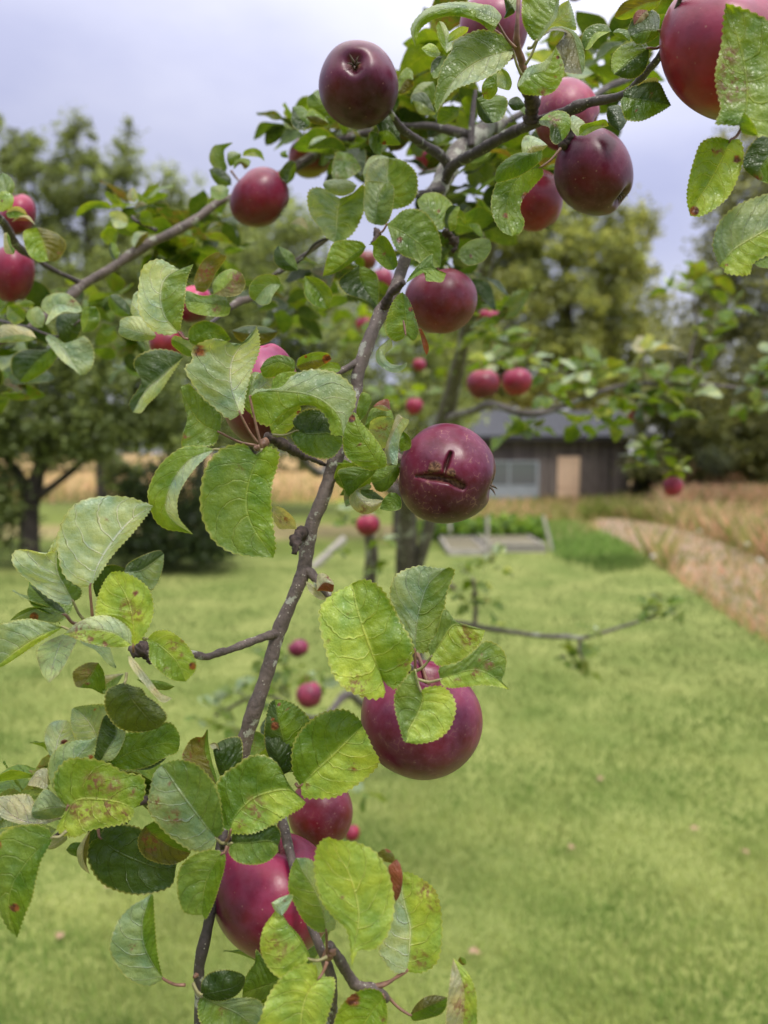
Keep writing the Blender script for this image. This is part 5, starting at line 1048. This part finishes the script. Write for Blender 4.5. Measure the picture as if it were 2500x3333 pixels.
# ---------------------------------------------------------------- apples, each a thing of its own
ARS = np.random.RandomState(3)
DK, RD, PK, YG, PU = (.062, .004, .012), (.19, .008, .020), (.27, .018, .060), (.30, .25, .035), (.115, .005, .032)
def cam_vec(v): return v[0] * rt - v[1] * up_ + v[2] * fw      # x right, y down, z away
def apple(reg, cx, cy, rx, ry, d, axis, label, top=PU, low=DK, yel=None, yamt=0., bloom=.6, stem=None, russet=.0, crack=None, seg=(48, 36), calyx=True, oblate=.9):
    k = RG[reg][2]; cx, cy = src(reg, cx, cy); rx /= k; ry /= k
    ax = np.array(axis, float); ax /= np.linalg.norm(ax)                 # points to the calyx, camera axes
    h = np.array([0, 0, 1.]) if abs(ax[2]) < .9 else np.array([1., 0, 0])
    e1 = np.cross(ax, h); e1 /= np.linalg.norm(e1); e2 = np.cross(ax, e1)
    nu, nv = seg
    ph = np.linspace(0, np.pi, nv + 1); th = np.arange(nu) * 2 * np.pi / nu
    P_, T_ = np.meshgrid(ph, th, indexing='ij')
    s = np.sin(P_); c = np.cos(P_)
    r = s ** .93 * (1 - .07 * c) * (1 + .018 * np.sin(5 * T_ + 1) * (c * .5 + .5) + .02 * np.sin(2 * T_ + ARS.rand() * 6))
    zz = oblate * c * (1 + .02 * np.sin(3 * T_ + ARS.rand() * 6)) - .22 * np.exp(-(s / .24) ** 2) * (c > 0) * 1.0 + .30 * np.exp(-(s / .20) ** 2) * (c < 0) * (-1) * -1
    # c>0 is the calyx end here
    L_ = np.stack([r * np.cos(T_), r * np.sin(T_), zz], -1).reshape(-1, 3)
    V = L_[:, :1] * e1 + L_[:, 1:2] * e2 + L_[:, 2:] * ax
    hx, hy = (V[:, 0].max() - V[:, 0].min()) / 2, (V[:, 1].max() - V[:, 1].min()) / 2
    ox, oy = (V[:, 0].max() + V[:, 0].min()) / 2, (V[:, 1].max() + V[:, 1].min()) / 2
    S = np.array([rx / hx, ry / hy, (rx / hx + ry / hy) / 2])
    off = np.array([ox, oy, 0])
    W = (V - off) * S                                                     # photo px at distance d
    nrm = V / (np.linalg.norm(V, axis=1)[:, None] + 1e-9)
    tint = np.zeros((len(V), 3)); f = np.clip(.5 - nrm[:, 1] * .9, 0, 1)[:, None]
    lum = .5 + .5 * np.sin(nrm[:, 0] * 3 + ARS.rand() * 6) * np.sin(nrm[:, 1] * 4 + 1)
    tint = np.array(top) * f + np.array(low) * (1 - f)  # skylight painted into the skin: upper side pinker and lighter
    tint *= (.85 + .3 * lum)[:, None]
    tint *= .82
    if yamt:
        yd = np.array(yel or (0, 1, .1), float); yd /= np.linalg.norm(yd)
        g = np.clip((nrm @ yd - (1 - yamt)) / .35, 0, 1)[:, None] ** 1.2
        tint = tint * (1 - g) + np.array(YG) * g
    marks = np.zeros((len(V), 3)); marks[:, 0] = bloom; marks[:, 2] = russet
    cav = np.exp(-(s.reshape(-1) / .22) ** 2)
    marks[:, 1] = np.clip(cav * 1.2 - .5, 0, .8)
    if crack:
        px = cx + W[:, 0]; py = cy + W[:, 1]; front = W[:, 2] < 0
        def dseg(pts):
            best = np.full(len(px), 1e9); along = np.zeros(len(px))
            pts = [src(*crack['reg'], *p) if False else (crack['o'][0] + p[0] / crack['k'], crack['o'][1] + p[1] / crack['k']) for p in pts]
            for a, b in zip(pts[:-1], pts[1:]):
                a, b = np.array(a), np.array(b); ab = b - a
                t = np.clip(((px - a[0]) * ab[0] + (py - a[1]) * ab[1]) / (ab @ ab), 0, 1)
                best = np.minimum(best, np.hypot(px - a[0] - t * ab[0], py - a[1] - t * ab[1]))
            return best
        dh = dseg([(450, 1035), (600, 1035), (760, 1050), (900, 1085), (1050, 1165)])
        dv = dseg([(895, 735), (866, 820), (835, 920), (812, 1020)])
        wh = 8.5; wv = 7.5
        ux = (px - crack['o'][0]) * crack['k']; uy = (py - crack['o'][1]) * crack['k']
        lens = np.clip(1 - np.abs((ux - 830) / 400) ** 2, .08, 1); wob = 1.8 * np.sin(ux / 60) + 1.0 * np.sin(ux / 27 + 1) + 1.0 * np.sin(uy / 31); dh = np.abs(dh + wob * .6); dv = np.abs(dv + wob * .5); wh = 4 + 8 * lens; lv = np.clip(1 - np.abs((uy - 860) / 170) ** 2, .05, 1); wv = 2 + 6.5 * lv
        dep = 30 * lens ** .5 * np.exp(-(dh / wh) ** 3) + 26 * lv ** .5 * np.exp(-(dv / wv) ** 3) + 4 * np.exp(-(np.minimum(dh, dv) / 34) ** 2)
        W[:, 2] += np.where(front, dep, 0)
        mx, my = (crack['o'][0] + 840 / crack['k'], crack['o'][1] + 1010 / crack['k'])
        # upper flesh bulges over the split
        cork = np.clip(1.35 - dh / wh, 0, 1) * (.55 + .4 * (uy > 1060)) + np.clip(1.3 - dv / wv, 0, 1) * .35
        for (x, y, r_) in ((700, 915, 21), (655, 960, 12), (900, 985, 15), (930, 1010, 9)):
            q = np.hypot(px - crack['o'][0] - x / crack['k'], (py - crack['o'][1] - y / crack['k']) * 1.25) / r_
            cork = np.maximum(cork, np.clip((1.1 - q) * 3, 0, 1))
        marks[:, 1] = np.where(front, np.clip(np.maximum(marks[:, 1], cork), 0, 1), marks[:, 1])
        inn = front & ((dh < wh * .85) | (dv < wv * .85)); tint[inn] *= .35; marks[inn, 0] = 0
    vx, vy = (cx - 1250) / F, (cy - 1666.5) / F; rl = math.hypot(vx, vy) + 1e-9; ct = 1 / math.sqrt(1 + rl * rl); los = Vector((vx, vy, 1)).normalized()
    Rm = np.array(Vector((0, 0, 1)).rotation_difference(los).to_matrix()); rr = np.array([vx / rl, vy / rl, 0])
    CAMB = np.stack([rt, -up_, fw])
    def to_world(w_):            # offsets seen along the sight line -> world
        w_ = w_ - (1 - ct) * (w_ @ rr)[..., None] * rr
        return P3n(cx, cy, d) + (w_ * (d / F)) @ Rm.T @ CAMB
    wpos = to_world(W)
    idx = np.arange(len(V)).reshape(nv + 1, nu)
    q = np.stack([idx[:-1], np.roll(idx[:-1], -1, 1), np.roll(idx[1:], -1, 1), idx[1:]], -1).reshape(-1, 4)
    cpos = Vector(P3n(cx, cy, d))
    root = thing('apple', cpos, label, 'apple')
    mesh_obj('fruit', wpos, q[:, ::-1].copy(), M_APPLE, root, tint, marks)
    R = (rx + ry) / 2
    def loc(v):   # camera-axes vector in units of the apple radius -> world
        return to_world(np.array(v, float) * S - off * S)
    if calyx and R > 34:
        parts = []; ctr = ax * (oblate - .20); r0 = ARS.rand() * 6
        for i in range(5):
            a = r0 + i * 1.2566; o = e1 * math.cos(a) + e2 * math.sin(a)
            k2 = ARS.uniform(.45, .95)
            pts = [(*loc(ctr + o * .05), .028 * R * d / F), (*loc(ctr + o * .07 + ax * .12 * k2), .03 * R * d / F), (*loc(ctr + o * (.05 + .10 * k2) + ax * .22 * k2), .016 * R * d / F), (*loc(ctr + o * (.10 + .12 * k2) + ax * .27 * k2), .004 * R * d / F)]
            parts.append(tube_arr(pts, n=8, sides=5, lump=.2, seed=i))
        V2, Q2 = join(parts); mesh_obj('calyx', V2, clean(Q2), M_SEPAL, root)
    sdir = -ax * (oblate - .22)
    tip = np.array(stem, float) if stem is not None else -ax * 1.15 + np.array([0, -.22, .15])
    pts = [(*loc(sdir * .9), .04 * R * d / F), (*loc((sdir + tip) / 2 * 1.02), .032 * R * d / F), (*loc(tip), .045 * R * d / F)]
    V2, Q2 = tube_arr(pts, n=8, sides=7, lump=.1); mesh_obj('stem', V2, clean(Q2), M_PETR, root)
    return root
HI = (110, 84); MD = (64, 48)
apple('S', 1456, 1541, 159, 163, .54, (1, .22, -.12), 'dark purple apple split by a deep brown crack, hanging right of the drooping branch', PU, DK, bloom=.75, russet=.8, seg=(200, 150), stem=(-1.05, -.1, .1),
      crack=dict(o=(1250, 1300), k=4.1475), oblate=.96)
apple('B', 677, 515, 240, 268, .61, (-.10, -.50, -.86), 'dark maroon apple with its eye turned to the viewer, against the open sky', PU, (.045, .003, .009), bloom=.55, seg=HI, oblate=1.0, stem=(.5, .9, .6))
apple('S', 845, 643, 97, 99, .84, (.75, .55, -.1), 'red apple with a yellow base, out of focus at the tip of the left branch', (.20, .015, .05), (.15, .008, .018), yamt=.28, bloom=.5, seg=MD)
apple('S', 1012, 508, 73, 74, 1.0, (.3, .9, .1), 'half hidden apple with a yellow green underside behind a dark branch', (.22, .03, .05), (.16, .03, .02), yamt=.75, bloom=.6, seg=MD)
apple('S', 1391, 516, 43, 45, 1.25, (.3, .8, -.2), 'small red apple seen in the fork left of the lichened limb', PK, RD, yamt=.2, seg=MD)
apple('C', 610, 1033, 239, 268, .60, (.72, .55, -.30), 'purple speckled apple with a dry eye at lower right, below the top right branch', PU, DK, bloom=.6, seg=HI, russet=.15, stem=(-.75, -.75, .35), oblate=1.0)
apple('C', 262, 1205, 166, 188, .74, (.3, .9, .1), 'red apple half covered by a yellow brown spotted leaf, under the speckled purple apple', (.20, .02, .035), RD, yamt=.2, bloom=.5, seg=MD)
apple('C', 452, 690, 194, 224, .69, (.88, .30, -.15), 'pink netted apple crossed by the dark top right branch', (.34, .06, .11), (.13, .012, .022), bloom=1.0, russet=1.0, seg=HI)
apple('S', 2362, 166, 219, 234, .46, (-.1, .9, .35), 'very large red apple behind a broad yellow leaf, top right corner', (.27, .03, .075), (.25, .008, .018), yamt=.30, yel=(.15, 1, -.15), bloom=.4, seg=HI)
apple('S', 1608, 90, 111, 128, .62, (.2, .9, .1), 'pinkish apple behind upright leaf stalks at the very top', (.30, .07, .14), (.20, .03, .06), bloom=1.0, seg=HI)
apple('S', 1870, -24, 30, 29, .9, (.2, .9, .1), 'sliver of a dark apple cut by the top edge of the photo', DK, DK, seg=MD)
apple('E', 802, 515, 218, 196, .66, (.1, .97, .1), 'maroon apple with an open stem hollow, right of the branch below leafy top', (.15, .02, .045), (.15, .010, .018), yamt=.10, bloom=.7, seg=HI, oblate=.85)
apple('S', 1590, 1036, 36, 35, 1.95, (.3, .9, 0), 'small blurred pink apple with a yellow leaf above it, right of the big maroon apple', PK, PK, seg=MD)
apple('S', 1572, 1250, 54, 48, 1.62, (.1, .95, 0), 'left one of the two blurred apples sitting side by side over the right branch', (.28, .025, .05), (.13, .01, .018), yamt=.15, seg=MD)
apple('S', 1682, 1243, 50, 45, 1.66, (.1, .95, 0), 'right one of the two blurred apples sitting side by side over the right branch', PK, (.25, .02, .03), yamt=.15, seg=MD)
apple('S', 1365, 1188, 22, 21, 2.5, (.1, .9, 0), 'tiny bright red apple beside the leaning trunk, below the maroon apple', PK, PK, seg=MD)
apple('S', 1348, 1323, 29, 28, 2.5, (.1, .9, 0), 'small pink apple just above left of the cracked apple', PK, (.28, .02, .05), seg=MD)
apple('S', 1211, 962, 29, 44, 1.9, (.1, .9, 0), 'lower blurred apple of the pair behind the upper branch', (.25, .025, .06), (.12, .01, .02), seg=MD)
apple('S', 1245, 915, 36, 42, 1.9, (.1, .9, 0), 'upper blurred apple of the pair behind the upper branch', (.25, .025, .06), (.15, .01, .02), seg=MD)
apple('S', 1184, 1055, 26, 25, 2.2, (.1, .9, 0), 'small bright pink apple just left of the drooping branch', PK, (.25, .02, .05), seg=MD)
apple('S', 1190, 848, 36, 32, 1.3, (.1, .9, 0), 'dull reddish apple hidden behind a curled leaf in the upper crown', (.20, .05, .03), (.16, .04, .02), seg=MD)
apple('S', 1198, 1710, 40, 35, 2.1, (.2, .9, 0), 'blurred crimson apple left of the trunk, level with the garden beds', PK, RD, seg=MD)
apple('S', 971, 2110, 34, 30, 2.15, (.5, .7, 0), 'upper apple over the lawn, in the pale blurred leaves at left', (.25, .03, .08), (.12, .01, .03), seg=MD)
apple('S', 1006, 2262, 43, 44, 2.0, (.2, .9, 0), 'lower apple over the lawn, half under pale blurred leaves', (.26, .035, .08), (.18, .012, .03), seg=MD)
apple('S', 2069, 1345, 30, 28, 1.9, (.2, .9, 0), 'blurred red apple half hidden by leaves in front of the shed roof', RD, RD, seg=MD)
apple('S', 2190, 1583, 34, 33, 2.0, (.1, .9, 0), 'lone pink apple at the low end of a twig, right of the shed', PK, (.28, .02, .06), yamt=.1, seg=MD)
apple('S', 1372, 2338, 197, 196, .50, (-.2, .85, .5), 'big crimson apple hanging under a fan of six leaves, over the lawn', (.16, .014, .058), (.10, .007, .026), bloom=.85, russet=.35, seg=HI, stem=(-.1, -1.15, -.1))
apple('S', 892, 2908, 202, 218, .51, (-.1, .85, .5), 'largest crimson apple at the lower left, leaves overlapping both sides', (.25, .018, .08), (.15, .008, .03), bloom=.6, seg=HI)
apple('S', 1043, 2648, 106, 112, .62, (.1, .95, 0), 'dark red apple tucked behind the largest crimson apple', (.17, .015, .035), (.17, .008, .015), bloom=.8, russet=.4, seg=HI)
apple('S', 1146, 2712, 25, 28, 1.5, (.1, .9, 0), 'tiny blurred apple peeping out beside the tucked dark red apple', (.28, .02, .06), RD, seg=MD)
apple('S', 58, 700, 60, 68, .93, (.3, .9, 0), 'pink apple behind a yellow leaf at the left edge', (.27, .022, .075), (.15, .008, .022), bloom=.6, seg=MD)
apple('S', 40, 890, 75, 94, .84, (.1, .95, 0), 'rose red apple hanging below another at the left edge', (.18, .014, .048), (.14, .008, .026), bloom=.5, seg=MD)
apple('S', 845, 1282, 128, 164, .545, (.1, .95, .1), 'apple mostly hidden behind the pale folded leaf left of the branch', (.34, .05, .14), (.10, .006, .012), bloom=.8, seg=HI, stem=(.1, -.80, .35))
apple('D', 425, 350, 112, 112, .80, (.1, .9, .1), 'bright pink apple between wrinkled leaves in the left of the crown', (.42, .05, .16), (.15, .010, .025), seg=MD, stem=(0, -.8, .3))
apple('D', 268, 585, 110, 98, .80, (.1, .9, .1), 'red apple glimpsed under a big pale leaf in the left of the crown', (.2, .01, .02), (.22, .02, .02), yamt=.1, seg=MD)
